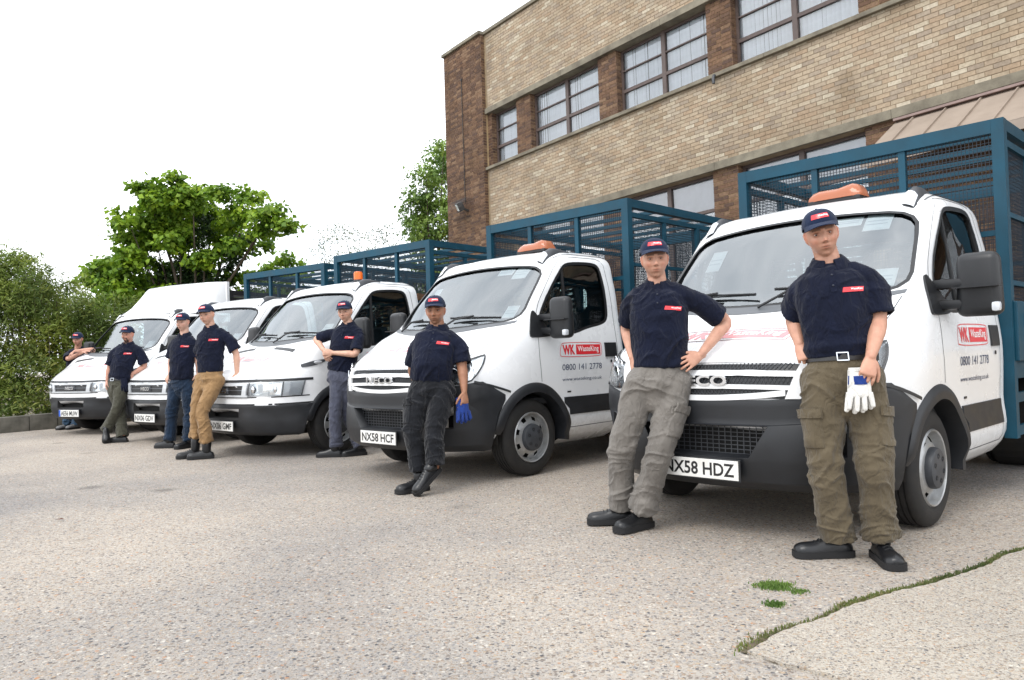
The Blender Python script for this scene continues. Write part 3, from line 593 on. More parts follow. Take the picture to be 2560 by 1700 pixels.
for i, (lab, cl) in enumerate((('dark green hedge bush seen through the cages on the left', [(-10.23,29.92,3.0,1.0),(-8.74,29.09,2.9,1.0),(-9.96,30.92,2.0,1.2),(-7.85,29.04,2.0,1.2),(-8.9,29.4,1.0,1.2)]), ('dark green hedge bush seen through the cages in the middle', [(-7.2,30.39,3.1,1.0),(-6.36,30.79,3.1,1.1),(-6.45,29.58,1.9,1.2),(-5.6,30.2,1.0,1.2)]), ('dark green hedge bush seen through the cages near the building', [(-4.77,30.91,3.3,1.1),(-3.11,30.47,3.4,1.1),(-5.13,30.93,2.2,1.2),(-3.48,30.55,2.1,1.2),(-4.2,30.4,1.0,1.2)]))):
    tree('hedge_bush', lab, (sum(c[0] for c in cl) / len(cl), 30.2, 0), cl, 'birch_leaf', 22, .15, .6, 20 + i, .10, 'bush', 'bushes behind the trucks')
HED = [(-10.61,16.36,3.12,0.43),(-10.90,17.21,2.77,0.58),(-11.01,16.69,2.56,0.56),(-10.34,17.01,2.47,0.53),(-9.41,16.17,1.88,0.50),(-10.15,16.01,1.99,0.67),(-10.84,16.41,1.68,0.68),(-9.61,15.92,1.47,0.66),(-9.17,16.31,1.29,0.59),(-9.23,17.24,1.73,0.45),(-10.31,16.23,1.07,0.72),(-9.25,15.72,0.80,0.65),(-8.71,15.77,0.62,0.57),(-10.49,15.97,0.58,0.58),(-10.43,16.95,0.35,0.53),(-9.34,16.28,0.19,0.42),(-8.50,16.16,1.01,0.42),(-8.17,15.86,1.42,0.33),(-9.33,17.27,2.19,0.40),(-8.34,16.38,1.86,0.34),(-9.86,16.03,2.98,0.29),(-9.34,15.79,2.69,0.29),(-8.86,15.79,2.27,0.29),(-10.94,15.97,2.84,0.58),(-11.60,16.78,2.06,0.70),(-11.04,15.94,1.10,0.66),(-8.39,15.77,0.45,0.41),(-8.33,16.49,0.75,0.34),(-7.9,16.6,1.2,.35),(-7.8,16.9,.6,.4),(-7.5,17.3,1.7,.4),(-7.3,17.6,.9,.5),(-11.6,15.2,1.0,.7),(-11.5,15.3,2.0,.6),(-10.4,15.4,.3,.5),(-9.6,15.1,.25,.4),(-11.0,16.4,3.35,.45),(-11.4,16.6,3.0,.6),(-10.6,16.6,3.5,.3),(-11.5,16.8,3.5,.4)]
for i, (lo, hi, lab, lm) in enumerate(((-99, -10.3, 'tall feathery willow bush at the left picture edge', 'willow_leaf'), (-10.3, -9.0, 'broad dark green bush behind the man leaning on the leftmost van', 'hedge_leaf'), (-9.0, -5, 'dark green bush growing close beside the leftmost van', 'hedge_leaf'))):
    cl = [c for c in HED if lo <= c[0] < hi]
    tree('willow_bush' if i == 0 else 'hedge_bush', lab, (sum(c[0] for c in cl) / len(cl), sum(c[1] for c in cl) / len(cl), 0), cl, lm, 62, .12, .24, 30 + i, .07, 'bush', 'bushes along the kerb wall', droop=-.4, flat=1.0, tw_d=60)
# upright wispy shoots above the hedge
g = random.Random(8); sh = MB(); lv = []
for k in range(70):
    x, y = g.uniform(-11.6, -8.0), g.uniform(15.6, 16.9); z0 = 2.55 - (x + 11.3) * .42; hgt = g.uniform(.5, 1.35); lx = g.uniform(-.2, .2)
    sh.tube([(x, y, z0 - .6), (x + lx * .4, y, z0 + hgt * .5), (x + lx, y, z0 + hgt)], [.008, .005, .002], 4)
    for q in range(14): f_ = q / 13; lv.append((x + lx * f_, y, z0 + hgt * (.05 + .95 * f_), .06))
t = empty('willow_shoots', (-9.8, 16.3, 0)); tag(t, 'thin upright willow shoots sticking out above the left hedge', 'bush', 'bushes along the kerb wall')
o = sh.build('stem', M['bark'], t); o.location = (9.8, -16.3, 0)
V, F = leaf_cloud(lv, 4, .11, .2, 9, -.8, .5, 1); link('foliage', np_mesh('foliage', V - np.array([-9.8, 16.3, 0]), F, M['willow_leaf']), t)
# ------------------------------------------------------------------ trucks (local: x forward from the front axle, y to the vehicle's left, z up)
def pchip(X, Y, xq):
    X = np.asarray(X, float); Y = np.asarray(Y, float); h = np.diff(X); d = np.diff(Y, axis=0) / h[:, None]
    m = np.zeros_like(Y); m[0] = d[0]; m[-1] = d[-1]
    for i in range(1, len(X) - 1):
        w1, w2 = 2 * h[i] + h[i - 1], h[i] + 2 * h[i - 1]; s = d[i - 1] * d[i] > 0
        with np.errstate(divide='ignore', invalid='ignore'):
            hm = (w1 + w2) / (w1 / d[i - 1] + w2 / d[i])
        m[i] = np.where(s, hm, 0)
    out = []
    for x in xq:
        i = int(np.clip(np.searchsorted(X, x) - 1, 0, len(X) - 2)); t = (x - X[i]) / h[i]
        out.append((2 * t ** 3 - 3 * t ** 2 + 1) * Y[i] + (t ** 3 - 2 * t ** 2 + t) * h[i] * m[i] + (-2 * t ** 3 + 3 * t ** 2) * Y[i + 1] + (t ** 3 - t ** 2) * h[i] * m[i + 1])
    return np.array(out)
def catmull(P, k):
    P = np.asarray(P, float); n = len(P); T = np.zeros_like(P)
    for i in range(n):
        if i == 0: T[i] = (P[1] - P[0]) * np.array([1, 0.0])
        elif i == n - 1: T[i] = (P[-1] - P[-2]) * np.array([1, 0.0])
        else:
            a, b = np.linalg.norm(P[i] - P[i - 1]), np.linalg.norm(P[i + 1] - P[i])
            T[i] = ((P[i] - P[i - 1]) / a * b + (P[i + 1] - P[i]) / b * a) / (a + b)
            T[i] /= max(np.linalg.norm(T[i]), 1e-6)
    out = []
    for i in range(n - 1):
        L = np.linalg.norm(P[i + 1] - P[i]); t0 = T[i] * (L if 0 < i else 1); t1 = T[i + 1] * (L if i + 1 < n - 1 else 1)
        for j in range(k):
            t = j / k; out.append((2 * t ** 3 - 3 * t ** 2 + 1) * P[i] + (t ** 3 - 2 * t ** 2 + t) * t0 + (-2 * t ** 3 + 3 * t ** 2) * P[i + 1] + (t ** 3 - t ** 2) * t1)
    out.append(P[-1]); return np.array(out)
def loft_solid(st, xs_, name, m, k=5):
    st = sorted(st, key=lambda s: s[0]); X = [s[0] for s in st]; D = np.array([catmull(s[1], k).ravel() for s in st])
    Q = pchip(X, D, xs_).reshape(len(xs_), -1, 2); n = Q.shape[1]; b = MB(); rings = []
    for x, r_ in zip(xs_, Q):
        rings.append([(x, y, z) for y, z in r_] + [(x, -y, z) for y, z in r_[-2:0:-1]])
    L = len(rings[0]); V = [p for r_ in rings for p in r_]; F = []
    for i in range(len(xs_) - 1):
        for j in range(L): F.append((i * L + j, i * L + (j + 1) % L, (i + 1) * L + (j + 1) % L, (i + 1) * L + j))
    F.append(tuple(range(L))[::-1]); F.append(tuple(len(V) - L + j for j in range(L)))
    b.add(V, F); return b.build(name, m, sm=35)
BASE = {  # half sections: sill ... waist ... belt ... crest ... top centre
 -1.40: [(0, .36), (.90, .36), (.95, .42), (.965, .70), (.97, 1.08), (.93, 1.42), (.87, 1.83), (.80, 2.01), (.72, 2.06), (.42, 2.09), (0, 2.10)],
 -1.36: [(0, .33), (.92, .33), (.985, .40), (.998, .70), (1.005, 1.08), (.962, 1.42), (.902, 1.84), (.838, 2.035), (.745, 2.088), (.42, 2.117), (0, 2.127)],
 -1.28: [(0, .31), (.93, .31), (.99, .38), (1.0, .70), (1.01, 1.08), (.965, 1.42), (.905, 1.85), (.842, 2.045), (.745, 2.098), (.42, 2.127), (0, 2.137)],
 -.75: [(0, .31), (.93, .31), (.99, .38), (1.0, .70), (1.01, 1.08), (.965, 1.42), (.905, 1.85), (.842, 2.040), (.745, 2.093), (.42, 2.122), (0, 2.132)],
 -.52: [(0, .31), (.93, .31), (.99, .38), (1.0, .70), (1.01, 1.08), (.966, 1.42), (.905, 1.80), (.846, 1.978), (.745, 2.040), (.42, 2.078), (0, 2.088)],
 -.36: [(0, .31), (.93, .31), (.99, .38), (1.0, .70), (1.01, 1.08), (.968, 1.40), (.908, 1.66), (.866, 1.81), (.765, 1.878), (.42, 1.968), (0, 1.995)],
 -.15: [(0, .31), (.93, .31), (.99, .38), (1.0, .70), (1.01, 1.07), (.975, 1.345), (.928, 1.485), (.894, 1.585), (.79, 1.655), (.44, 1.75), (0, 1.782)],
 .04: [(0, .31), (.93, .31), (.99, .38), (1.0, .70), (1.008, 1.05), (.985, 1.24), (.955, 1.325), (.915, 1.380), (.80, 1.425), (.45, 1.54), (0, 1.582)],
 .15: [(0, .31), (.93, .31), (.99, .38), (1.0, .70), (1.005, 1.03), (.98, 1.21), (.95, 1.285), (.908, 1.333), (.80, 1.352), (.45, 1.42), (0, 1.468)],
 .28: [(0, .31), (.93, .31), (.985, .38), (.995, .70), (.995, .99), (.972, 1.14), (.942, 1.215), (.898, 1.270), (.76, 1.302), (.42, 1.328), (0, 1.336)],
}
NEWN = {
 .50: [(0, .38), (.88, .38), (.935, .44), (.955, .70), (.955, .90), (.935, 1.02), (.912, 1.08), (.868, 1.128), (.74, 1.175), (.42, 1.218), (0, 1.230)],
 .64: [(0, .58), (.80, .58), (.895, .62), (.917, .70), (.917, .84), (.90, .95), (.872, 1.012), (.805, 1.062), (.66, 1.105), (.38, 1.142), (0, 1.153)],
 .75: [(0, .60), (.66, .60), (.765, .63), (.80, .70), (.802, .82), (.787, .91), (.752, .965), (.685, 1.010), (.55, 1.042), (.33, 1.068), (0, 1.078)],
 .84: [(0, .62), (.50, .62), (.61, .65), (.645, .71), (.648, .80), (.635, .88), (.602, .93), (.545, .972), (.43, .998), (.26, 1.016), (0, 1.024)],
 .89: [(0, .64), (.38, .64), (.47, .67), (.51, .72), (.515, .79), (.50, .86), (.475, .905), (.425, .945), (.33, .965), (.20, .978), (0, .984)],
 .925: [(0, .67), (.22, .67), (.31, .69), (.35, .73), (.355, .785), (.35, .84), (.33, .875), (.29, .905), (.22, .922), (.13, .932), (0, .936)],
 .945: [(0, .71), (.07, .71), (.13, .72), (.16, .75), (.165, .785), (.16, .82), (.15, .84), (.13, .86), (.10, .87), (.06, .876), (0, .878)],
}
OLDN = {
 .50: [(0, .38), (.88, .38), (.935, .44), (.955, .66), (.958, .84), (.945, .97), (.925, 1.04), (.88, 1.085), (.74, 1.14), (.42, 1.195), (0, 1.210)],
 .66: [(0, .50), (.80, .50), (.88, .54), (.905, .66), (.908, .80), (.895, .91), (.872, .965), (.815, 1.005), (.66, 1.055), (.38, 1.105), (0, 1.118)],
 .78: [(0, .52), (.70, .52), (.795, .55), (.825, .66), (.828, .78), (.815, .87), (.79, .915), (.73, .952), (.58, .992), (.34, 1.030), (0, 1.042)],
 .87: [(0, .53), (.58, .53), (.675, .56), (.705, .66), (.707, .77), (.695, .845), (.67, .88), (.615, .91), (.48, .938), (.28, .962), (0, .970)],
 .925: [(0, .55), (.44, .55), (.53, .58), (.555, .66), (.557, .76), (.545, .82), (.52, .85), (.475, .872), (.37, .89), (.22, .902), (0, .907)],
 .955: [(0, .58), (.20, .58), (.29, .60), (.32, .66), (.322, .74), (.315, .79), (.30, .815), (.27, .835), (.21, .848), (.12, .855), (0, .858)],
}
XS = [-1.40, -1.385, -1.36, -1.32, -1.28] + [-1.2 + .09 * i for i in range(6)] + [-.7, -.63, -.57, -.52, -.47, -.42, -.36, -.3, -.23, -.15, -.08, -.02, .04, .09, .15, .21, .28, .35, .42, .5, .57, .64, .70, .75, .80, .84, .87, .89, .91, .925, .935]
def chaikin(P, n=3, closed=True):
    for _ in range(n):
        Q = []; m = len(P)
        for i in range(m):
            a, b = P[i], P[(i + 1) % m]; Q += [(a[0] * .78 + b[0] * .22, a[1] * .78 + b[1] * .22), (a[0] * .22 + b[0] * .78, a[1] * .22 + b[1] * .78)]
        P = Q
    return P
def dens(P, step):
    out = []
    for i in range(len(P)):
        a, b = P[i], P[(i + 1) % len(P)]; n = max(1, int(math.dist(a, b) / step))
        out += [(a[0] + (b[0] - a[0]) * j / n, a[1] + (b[1] - a[1]) * j / n) for j in range(n)]
    return out
def prism(P, axis, lo, hi, m):
    b = MB(); n = len(P)
    f = (lambda u, v, w_: (w_, u, v)) if axis == 'X' else (lambda u, v, w_: (u, w_, v))
    b.add([f(u, v, lo) for u, v in P] + [f(u, v, hi) for u, v in P], [tuple(range(n)), tuple(range(2 * n - 1, n - 1, -1))] + [(i, (i + 1) % n, (i + 1) % n + n, i + n) for i in range(n)])
    return b.build('cutter', m)
def boolean(o, cutters):
    for c in cutters:
        md = o.modifiers.new('b', 'BOOLEAN'); md.operation = 'DIFFERENCE'; md.object = c; md.solver = 'EXACT'
        try: md.material_mode = 'TRANSFER'
        except Exception: pass
    apply_mods(o)
    for c in cutters: bpy.data.objects.remove(c)
SIDEWIN = [(-1.10, 1.385), (-.80, 1.335), (-.62, 1.285), (-.34, 1.268), (-.13, 1.30), (-.12, 1.40), (-.55, 1.905), (-.66, 1.965), (-1.09, 1.985), (-1.165, 1.92), (-1.175, 1.46)]
def ws_b(y): return 1.352 + .055 * (y / .88) ** 2
def ws_t(y): return 1.972 - .045 * (y / .8) ** 2
WS = [(-.875, ws_b(.87)), (-.45, ws_b(.45)), (0, ws_b(0)), (.45, ws_b(.45)), (.875, ws_b(.87)), (.845, 1.66), (.800, ws_t(.8)), (.4, ws_t(.4)), (0, ws_t(0)), (-.4, ws_t(.4)), (-.800, ws_t(.8)), (-.845, 1.66)]
class Shell:
    def __init__(s, nose, name):
        st = [(x, p) for x, p in {**BASE, **nose}.items()]
        xs_ = XS + ([.945] if nose is NEWN else [.945, .955])
        s.ob = loft_solid(st, xs_, name, M['white_paint'])
        me = s.ob.data; s.bvh = BVHTree.FromPolygons([v.co.copy() for v in me.vertices], [tuple(p.vertices) for p in me.polygons])
        # cabin cavity
        cav = []
        for x, p in BASE.items():
            if -1.37 < x < .1: cav.append((x, [(max(0, y - .045), max(z - .05, .62) if i > 1 else .62) for i, (y, z) in enumerate(p)]))
        cv = loft_solid([(c[0] * .985, c[1]) for c in cav], [q * .985 for q in XS if -1.33 < q < .05], 'cavity', M['interior'])
        wsP = chaikin(dens(WS, .3), 3); swP = chaikin(SIDEWIN, 3)
        cut = [cv, prism(wsP, 'X', -.60, .62, M['black_trim']), prism(swP, 'Y', -1.4, 1.4, M['black_trim'])]
        cut.append(prism(chaikin([(-.62, 1.45), (.62, 1.45), (.60, 1.88), (-.60, 1.88)], 3), 'X', -1.6, -1.2, M['black_trim']))
        for sg in (1, -1):
            c = MB(); n = 40; pr = [(.445 * math.cos(2 * math.pi * i / n), .345 + .445 * math.sin(2 * math.pi * i / n)) for i in range(n)]
            cut.append(prism(pr, 'Y', min(.52 * sg, 1.3 * sg), max(.52 * sg, 1.3 * sg), M['chassis']))
        boolean(s.ob, cut); smooth(s.ob.data, 32)
        s.wsP, s.swP = wsP, swP
    def side(s, x, z, sg=1, off=0.0):
        h, n, i, d = s.bvh.ray_cast(Vector((x, 3 * sg, z)), Vector((0, -sg, 0)))
        if h is None:
            h, n, i, d = s.bvh.find_nearest(Vector((x, sg, z)))
        return h + n * off
    def front(s, y, z, off=0.0):
        h, n, i, d = s.bvh.ray_cast(Vector((3, y, z)), Vector((-1, 0, 0)))
        if h is None: h, n, i, d = s.bvh.find_nearest(Vector((.9, y, z)))
        return h + n * off
    def top(s, x, y, off=0.0):
        h, n, i, d = s.bvh.ray_cast(Vector((x, y, 4)), Vector((0, 0, -1)))
        if h is None: h, n, i, d = s.bvh.find_nearest(Vector((x, y, 1.2)))
        return h + n * off
    def near(s, p, off=0.0):
        h, n, i, d = s.bvh.find_nearest(Vector(p)); return h + n * off
def ribbon(b, P, wd, closed=False, nrm=None):
    """flat strip along points P (already lifted off the surface)"""
    n = len(P); rows = []
    for i in range(n):
        d = (P[(i + 1) % n] - P[i - 1]) if closed else (P[min(i + 1, n - 1)] - P[max(i - 1, 0)])
        if d.length < 1e-6: d = Vector((1, 0, 0))
        d.normalize(); nn = nrm(P[i]) if callable(nrm) else Vector(nrm); sd_ = d.cross(nn).normalized() * wd * .5; rows.append((P[i] - sd_, P[i] + sd_))
    k = len(b.v)
    for a, c in rows: b.v += [tuple(a), tuple(c)]
    for i in range(n if closed else n - 1):
        j = (i + 1) % n; b.f.append((k + 2 * i, k + 2 * i + 1, k + 2 * j + 1, k + 2 * j)); b.mi.append(b.cur)
def interp(P, n):
    P = [Vector(p) for p in P]; L = [0]
    for a, c in zip(P[:-1], P[1:]): L.append(L[-1] + (c - a).length)
    out = []
    for i in range(n):
        t = L[-1] * i / (n - 1); j = min(max(k for k in range(len(L)) if L[k] <= t + 1e-9), len(P) - 2); f = (t - L[j]) / max(L[j + 1] - L[j], 1e-9); out.append(P[j].lerp(P[j + 1], f))
    return out
def slab(b, F, G, d):
    """thick patch: F[i][j] outer points, pushed back by vector field d"""
    m, n = len(F), len(F[0]); b.grid(F); B = [[Vector(p) + d(p) for p in r_] for r_ in F]; b.grid(B, flip=True)
    per = [(i, 0) for i in range(m)] + [(m - 1, j) for j in range(1, n)] + [(i, n - 1) for i in range(m - 2, -1, -1)] + [(0, j) for j in range(n - 2, 0, -1)]
    k = len(b.v); b.v += [tuple(F[i][j]) for i, j in per] + [tuple(B[i][j]) for i, j in per]; q = len(per)
    for i in range(q): b.f.append((k + i, k + (i + 1) % q, k + (i + 1) % q + q, k + i + q)); b.mi.append(b.cur)
def nrm_out(p): return Vector((p[0] * .0 + max(0, p[0] - .2) * 1.0, p[1], max(0, p[2] - 1.0) * .6)).normalized()
def text_side(sh, txt, x_front, x_rear, z0, z1, off, m, name, parent, shear=0, bold=0.0, sg=1):
    V, F = text_mesh(txt, shear=shear, bold=bold); wd, hg = V[:, 0].max(), V[:, 1].max(); b = MB()
    b.add([sh.side(x_front + (x_rear - x_front) * v[0] / wd, z0 + (z1 - z0) * v[1] / hg, sg, off) for v in V], F)
    return b.build(name, m, parent, recalc=False)
def patch(b, fn, us, vs_): b.grid([[fn(u, v) for u in us] for v in vs_])
def lin(a, b, n): return [a + (b - a) * i / (n - 1) for i in range(n)]

# ---- wheels
def wheel_parts(root, x, sg, rear=False):
    w_ = empty('wheel', (x, 0, .345)); w_.parent = root
    if sg < 0: w_.rotation_euler = (0, 0, math.pi)
    def tyre(yo):
        t = MB(); y = yo
        pr = [(.225, y - .005), (.235, y), (.262, y + .008), (.30, y + .004), (.328, y - .010), (.340, y - .022), (.345, y - .034)]
        for g in range(4):
            c = y - .055 - g * .034; pr += [(.345, c + .008), (.336, c + .005), (.336, c - .001), (.345, c - .004)]
        pr += [(.345, y - .178), (.340, y - .19), (.328, y - .202), (.262, y - .215), (.225, y - .20)]
        t.lathe(pr, 64, closed=True); return t
    ty = tyre(.955); ty.build('tyre', M['rubber'], w_, sm=35)
    rm = MB(); n = 64
    if not rear: pr = [(.228, .952), (.222, .962), (.214, .958), (.207, .925), (.203, .908), (.196, .908), (.186, .914), (.152, .934), (.128, .944), (.02, .946)]; hole = 6
    else: pr = [(.228, .952), (.222, .962), (.214, .958), (.205, .90), (.195, .84), (.18, .82), (.15, .81), (.12, .80), (.10, .80), (.02, .80)]; hole = 5
    G = [[(r_ * math.cos(2 * math.pi * j / n), y, r_ * math.sin(2 * math.pi * j / n)) for j in range(n + 1)] for r_, y in pr]
    rm.grid(G, skip=lambda i, j: i == hole and j % 8 in (2, 3, 4)); rm.build('rim', M['steel_rim'], w_, sm=40)
    bk = MB(); bk.lathe([(.215, .86), (.02, .86)] if not rear else [(.2, .74), (.02, .74)], 24); bk.build('brake_drum', M['recess_dark'], w_)
    hy = .946 if not rear else .80
    hb = MB(); hb.lathe([(.122, hy - .002), (.122, hy + .020), (.116, hy + .036), (.100, hy + .042), (.02, hy + .044), (.001, hy + .044)], 36); ho = hb.build('hub_cap', M['hub_grey'], w_, sm=35)
    for k in range(6):
        a = 2 * math.pi * (k + .3) / 6; nb = MB(); nb.lathe([(.015, hy + .041), (.015, hy + .0455), (.011, hy + .0455), (.010, hy + .040), (.001, hy + .040)], 12, c=(.074 * math.cos(a), 0, .074 * math.sin(a))); nb.build('wheel_nut', M['black_trim'], w_)
    if rear: t2 = tyre(.70); t2.build('tyre', M['rubber'], w_, sm=35)
    return w_

def cab(kind):
    new = kind == 'new'
    sh = Shell(NEWN if new else OLDN, 'cab_body')
    root = empty('cage_truck'); sh.ob.parent = root
    # ---- glass
    b = MB(); patch(b, lambda u, v: sh.front(u * (.90 + (.825 - .90) * v), ws_b(u * .88) - .02 + (ws_t(u * .8) - ws_b(u * .88) + .04) * v, 0) + Vector((-.014, 0, -.006)), lin(-1, 1, 17), lin(0, 1, 9))
    wso = b.build('windscreen', M['windscreen_glass'], root, sm=0)
    s_ = MB(); P = [sh.front(y, z, .003) for y, z in sh.wsP[::2]]; ribbon(s_, P, .024, True, lambda p: Vector((.65, p.y * .25, .7))); s_.build('windscreen_seal', M['black_trim'], wso)
    for sg in (1, -1):
        b = MB(); P = sh.swP[::2]; c = (sum(p[0] for p in P) / len(P), sum(p[1] for p in P) / len(P))
        def gl(k, sg=sg): return [sh.side(c[0] + (x - c[0]) * k, c[1] + (z - c[1]) * k, sg, 0) + Vector((0, -.016 * sg, 0)) for x, z in P]
        R_ = [gl(k) for k in (1.03, .7, .35)]; n = len(P); V = [p for r_ in R_ for p in r_] + [sh.side(c[0], c[1], sg) + Vector((0, -.016 * sg, 0))]
        b.add(V, [(i * n + j, i * n + (j + 1) % n, (i + 1) * n + (j + 1) % n, (i + 1) * n + j) for i in range(2) for j in range(n)] + [(2 * n + j, 2 * n + (j + 1) % n, 3 * n) for j in range(n)])
        go = b.build('side_window', M['side_glass'], root, sm=0)
        s_ = MB(); ribbon(s_, [sh.side(x, z, sg, .002) for x, z in P], .03, True, (0, sg, 0)); s_.build('window_seal', M['black_trim'], go)
        d_ = MB(); d_.bar(sh.side(-.575, 1.93, sg, 0) + Vector((0, -.012 * sg, 0)), sh.side(-.515, 1.30, sg, 0) + Vector((0, -.012 * sg, 0)), .030, .022, up=(0, 1, 0)); d_.build('window_divider', M['black_trim'], go)
    b = MB(); b.add([(-1.355, -.64, 1.43), (-1.355, .64, 1.43), (-1.355, .62, 1.90), (-1.355, -.62, 1.90)], [(0, 1, 2, 3)]); b.build('rear_window', M['side_glass'], root)
    # ---- interior
    it = MB(); it.bbox((-.05, 0, 1.12), (.36, 1.72, .42), .08); it.bbox((-.60, 0, .66), (1.4, 1.8, .06), .01); it.bbox((-1.30, 0, 1.05), (.05, 1.76, .8), .02); it.build('dashboard', M['interior'], root, sm=40)
    sw = MB(); c = Vector((-.36, -.42, 1.25)); ax = Matrix.Rotation(R(-38), 3, 'Y'); sw.tube([c + ax @ Vector((0, .19 * math.cos(a), .19 * math.sin(a))) for a in lin(0, 2 * math.pi, 25)[:-1]], .016, 8, closed=True); sw.bar(c + ax @ Vector((0, -.18, 0)), c + ax @ Vector((0, .18, 0)), .04, .02); sw.tube([c, c + Vector((.2, 0, -.15))], .03); sw.build('steering_wheel', M['interior'], root, sm=40)
    for yy in (-.46, .10, .50):
        st = MB(); rt = Matrix.Rotation(R(14), 3, 'Y')
        st.bbox((-.72, yy, .88), (.48, .44, .16), .05); st.bbox((-1.0, yy, 1.22), (.13, .43, .62), .06, rt)
        so = st.build('seat', M['seat_fabric'], root, sm=45)
        hd = MB()
        for q in range(4): hd.bbox((-1.10 - .012 * q, yy, 1.575 + .055 * q), (.07, .25, .028), .012, rt)
        for e in (-.125, .125): hd.bbox((-1.115, yy + e, 1.65), (.08, .03, .24), .012, rt)
        hd.bbox((-1.15, yy, 1.785), (.08, .26, .03), .012, rt); hd.build('headrest', M['seat_fabric'], so, sm=45)
    # ---- shut lines (dark gaps): door, bonnet
    def gap(P, wd, nr): g_ = MB(); ribbon(g_, P, wd, False, nr); g_.build('shut_line', M['shut_line'], root, recalc=False)
    for sg in (1, -1):
        dl = interp([(-.60, 0, 2.025), (-.46, 0, 1.90), (-.20, 0, 1.585), (-.125, 0, 1.46), (-.08, 0, 1.25), (-.075, 0, 1.05), (-.10, 0, .84)], 30); gap([sh.side(p.x, p.z, sg, .0015) for p in dl], .006, (0, sg, 0))
        dl = interp([(-.60, 0, 2.025), (-.80, 0, 2.035), (-1.17, 0, 2.04), (-1.235, 0, 2.0), (-1.262, 0, 1.6), (-1.262, 0, .55), (-1.23, 0, .40), (-.46, 0, .395)], 46); gap([sh.side(p.x, p.z, sg, .0015) for p in dl], .006, (0, sg, 0))
        hl = interp([(.13, .865 * sg, 0), (.32, .875 * sg, 0), (.50, .845 * sg, 0), (.62, .80 * sg, 0)] if new else [(.13, .865 * sg, 0), (.35, .87 * sg, 0), (.60, .83 * sg, 0), (.80, .70 * sg, 0), (.885, .58 * sg, 0)], 22); gap([sh.top(p.x, p.y, .0015) for p in hl], .007, (0, 0, 1))
        gap([sh.top(p.x, p.y, .0015) for p in interp([(-.52, .80 * sg, 0), (-1.36, .80 * sg, 0)], 12)], .022, (0, 0, 1))
    if new: gap([sh.front(y, .998 - .02 * (y / .6) ** 2, .0015) for y in lin(-.62, .62, 24)], .006, (1, 0, 0))
    # cowl below the windscreen
    b = MB(); ub = lin(-.87, .87, 21)
    def cw(y, v):
        p = sh.front(y, ws_b(y) - .004, .003); q = sh.top(p.x + .075 * (1 - .45 * (y / .87) ** 2), y, .003); return p.lerp(q, v)
    b.grid([[cw(y, v) for y in ub] for v in (0, .35, .7, 1)]); mat('cowl_grey', (0.10, 0.108, 0.118), 0.45) if 'cowl_grey' not in M else 0; b.build('cowl_panel', M['cowl_grey'], root, sm=0)
    # wipers
    for (y0, y1) in ((-.62, -.02), (.10, .70)):
        b = MB(); pv = sh.front(y0 - .02 if y0 < 0 else y0 - .06, ws_b(y0) + .005, .02); e0 = sh.front(y0, 1.44 + .01, .02); e1 = sh.front(y1, 1.425, .02); md = sh.front((y0 + y1) / 2, 1.445, .035)
        b.tube([pv + Vector((.03, 0, -.03)), pv.lerp(md, .5) + Vector((.02, 0, .02)), md], .009, 6); b.tube([e0, e0.lerp(e1, .5) + Vector((.006, 0, .004)), e1], .007, 6); b.tube([e0 + Vector((0, 0, -.008)), e1 + Vector((0, 0, -.008))], .005, 5); b.tube([md, e0.lerp(md, .3)], .006, 5); b.build('wiper', M['black_trim'], root)
    # roof marker lamps
    for sg in (1, -1):
        b = MB(); c = sh.top(-.56, .74 * sg, .0)
        G = []
        for i, (u, hgt, wd) in enumerate([(.135, .004, .085), (.10, .022, .095), (.04, .046, .095), (-.03, .058, .085), (-.12, .040, .06), (-.22, .020, .04), (-.30, .010, .03)]):
            base = sh.top(-.56 + u, .735 * sg, 0); G.append([sh.top(-.56 + u, (.735 * sg) + wd * .5 * e, -.002) + Vector((0, 0, hgt * (1 - abs(e) ** 3))) for e in (-1, -.8, -.4, 0, .4, .8, 1)])
        b.grid(G); mo = b.build('marker_lamp', M['hub_grey'], root, sm=50)
        l_ = MB(); l_.grid([[Vector(p) + Vector((.012, 0, .004)) for p in r_[1:-1]] for r_ in [[Vector(G[0][j]).lerp(Vector(G[1][j]), .25) for j in range(7)], G[1], [Vector(G[1][j]).lerp(Vector(G[2][j]), .5) for j in range(7)], [Vector(G[1][j]).lerp(Vector(G[2][j]), .9) for j in range(7)]]]); l_.build('lamp_lens', M['grille_lens'] if 'grille_lens' in M else mat('grille_lens', (0.55, 0.57, 0.60), 0.15, coat=0.6), mo, sm=0)
    # ---- door mirror
    for sg in (1, -1):
        b = MB(); P = [(.03, 1.25), (-.02, 1.238), (-.28, 1.25), (-.24, 1.30), (-.13, 1.44), (-.09, 1.50), (-.045, 1.42)]; pol = chaikin(P, 2)
        V = [sh.side(x, z, sg, .014) for x, z in pol] + [sh.side(x, z, sg, -.01) for x, z in pol]; n = len(pol); b.add(V, [tuple(range(n))] + [(i, (i + 1) % n, (i + 1) % n + n, i + n) for i in range(n)])
        mo = b.build('mirror', M['mirror_plastic'], root, sm=30)
        h_ = MB(); bm = bmesh.new(); bmesh.ops.create_cube(bm, size=1)
        for v in bm.verts:
            t = 1 if v.co.z > 0 else 0; v.co = Vector((v.co.x * (.14 if v.co.x > 0 else .10) - .2, v.co.y * (.245 if not t else .22) + 1.185, 1.225 if not t else 1.60))
        bmesh.ops.bevel(bm, geom=list(bm.edges), offset=.05, segments=4, affect='EDGES', profile=.5)
        for v in bm.verts: v.co.y *= sg
        h_.bm(bm)
        h_.build('mirror_housing', M['mirror_plastic'], mo, sm=50)
        a_ = MB()
        for zz in (1.425, 1.30): a_.bbox((-.17, 1.075 * sg, zz), (.075, .27, .058), .018)
        a_.build('mirror_arm', M['mirror_plastic'], mo, sm=45)
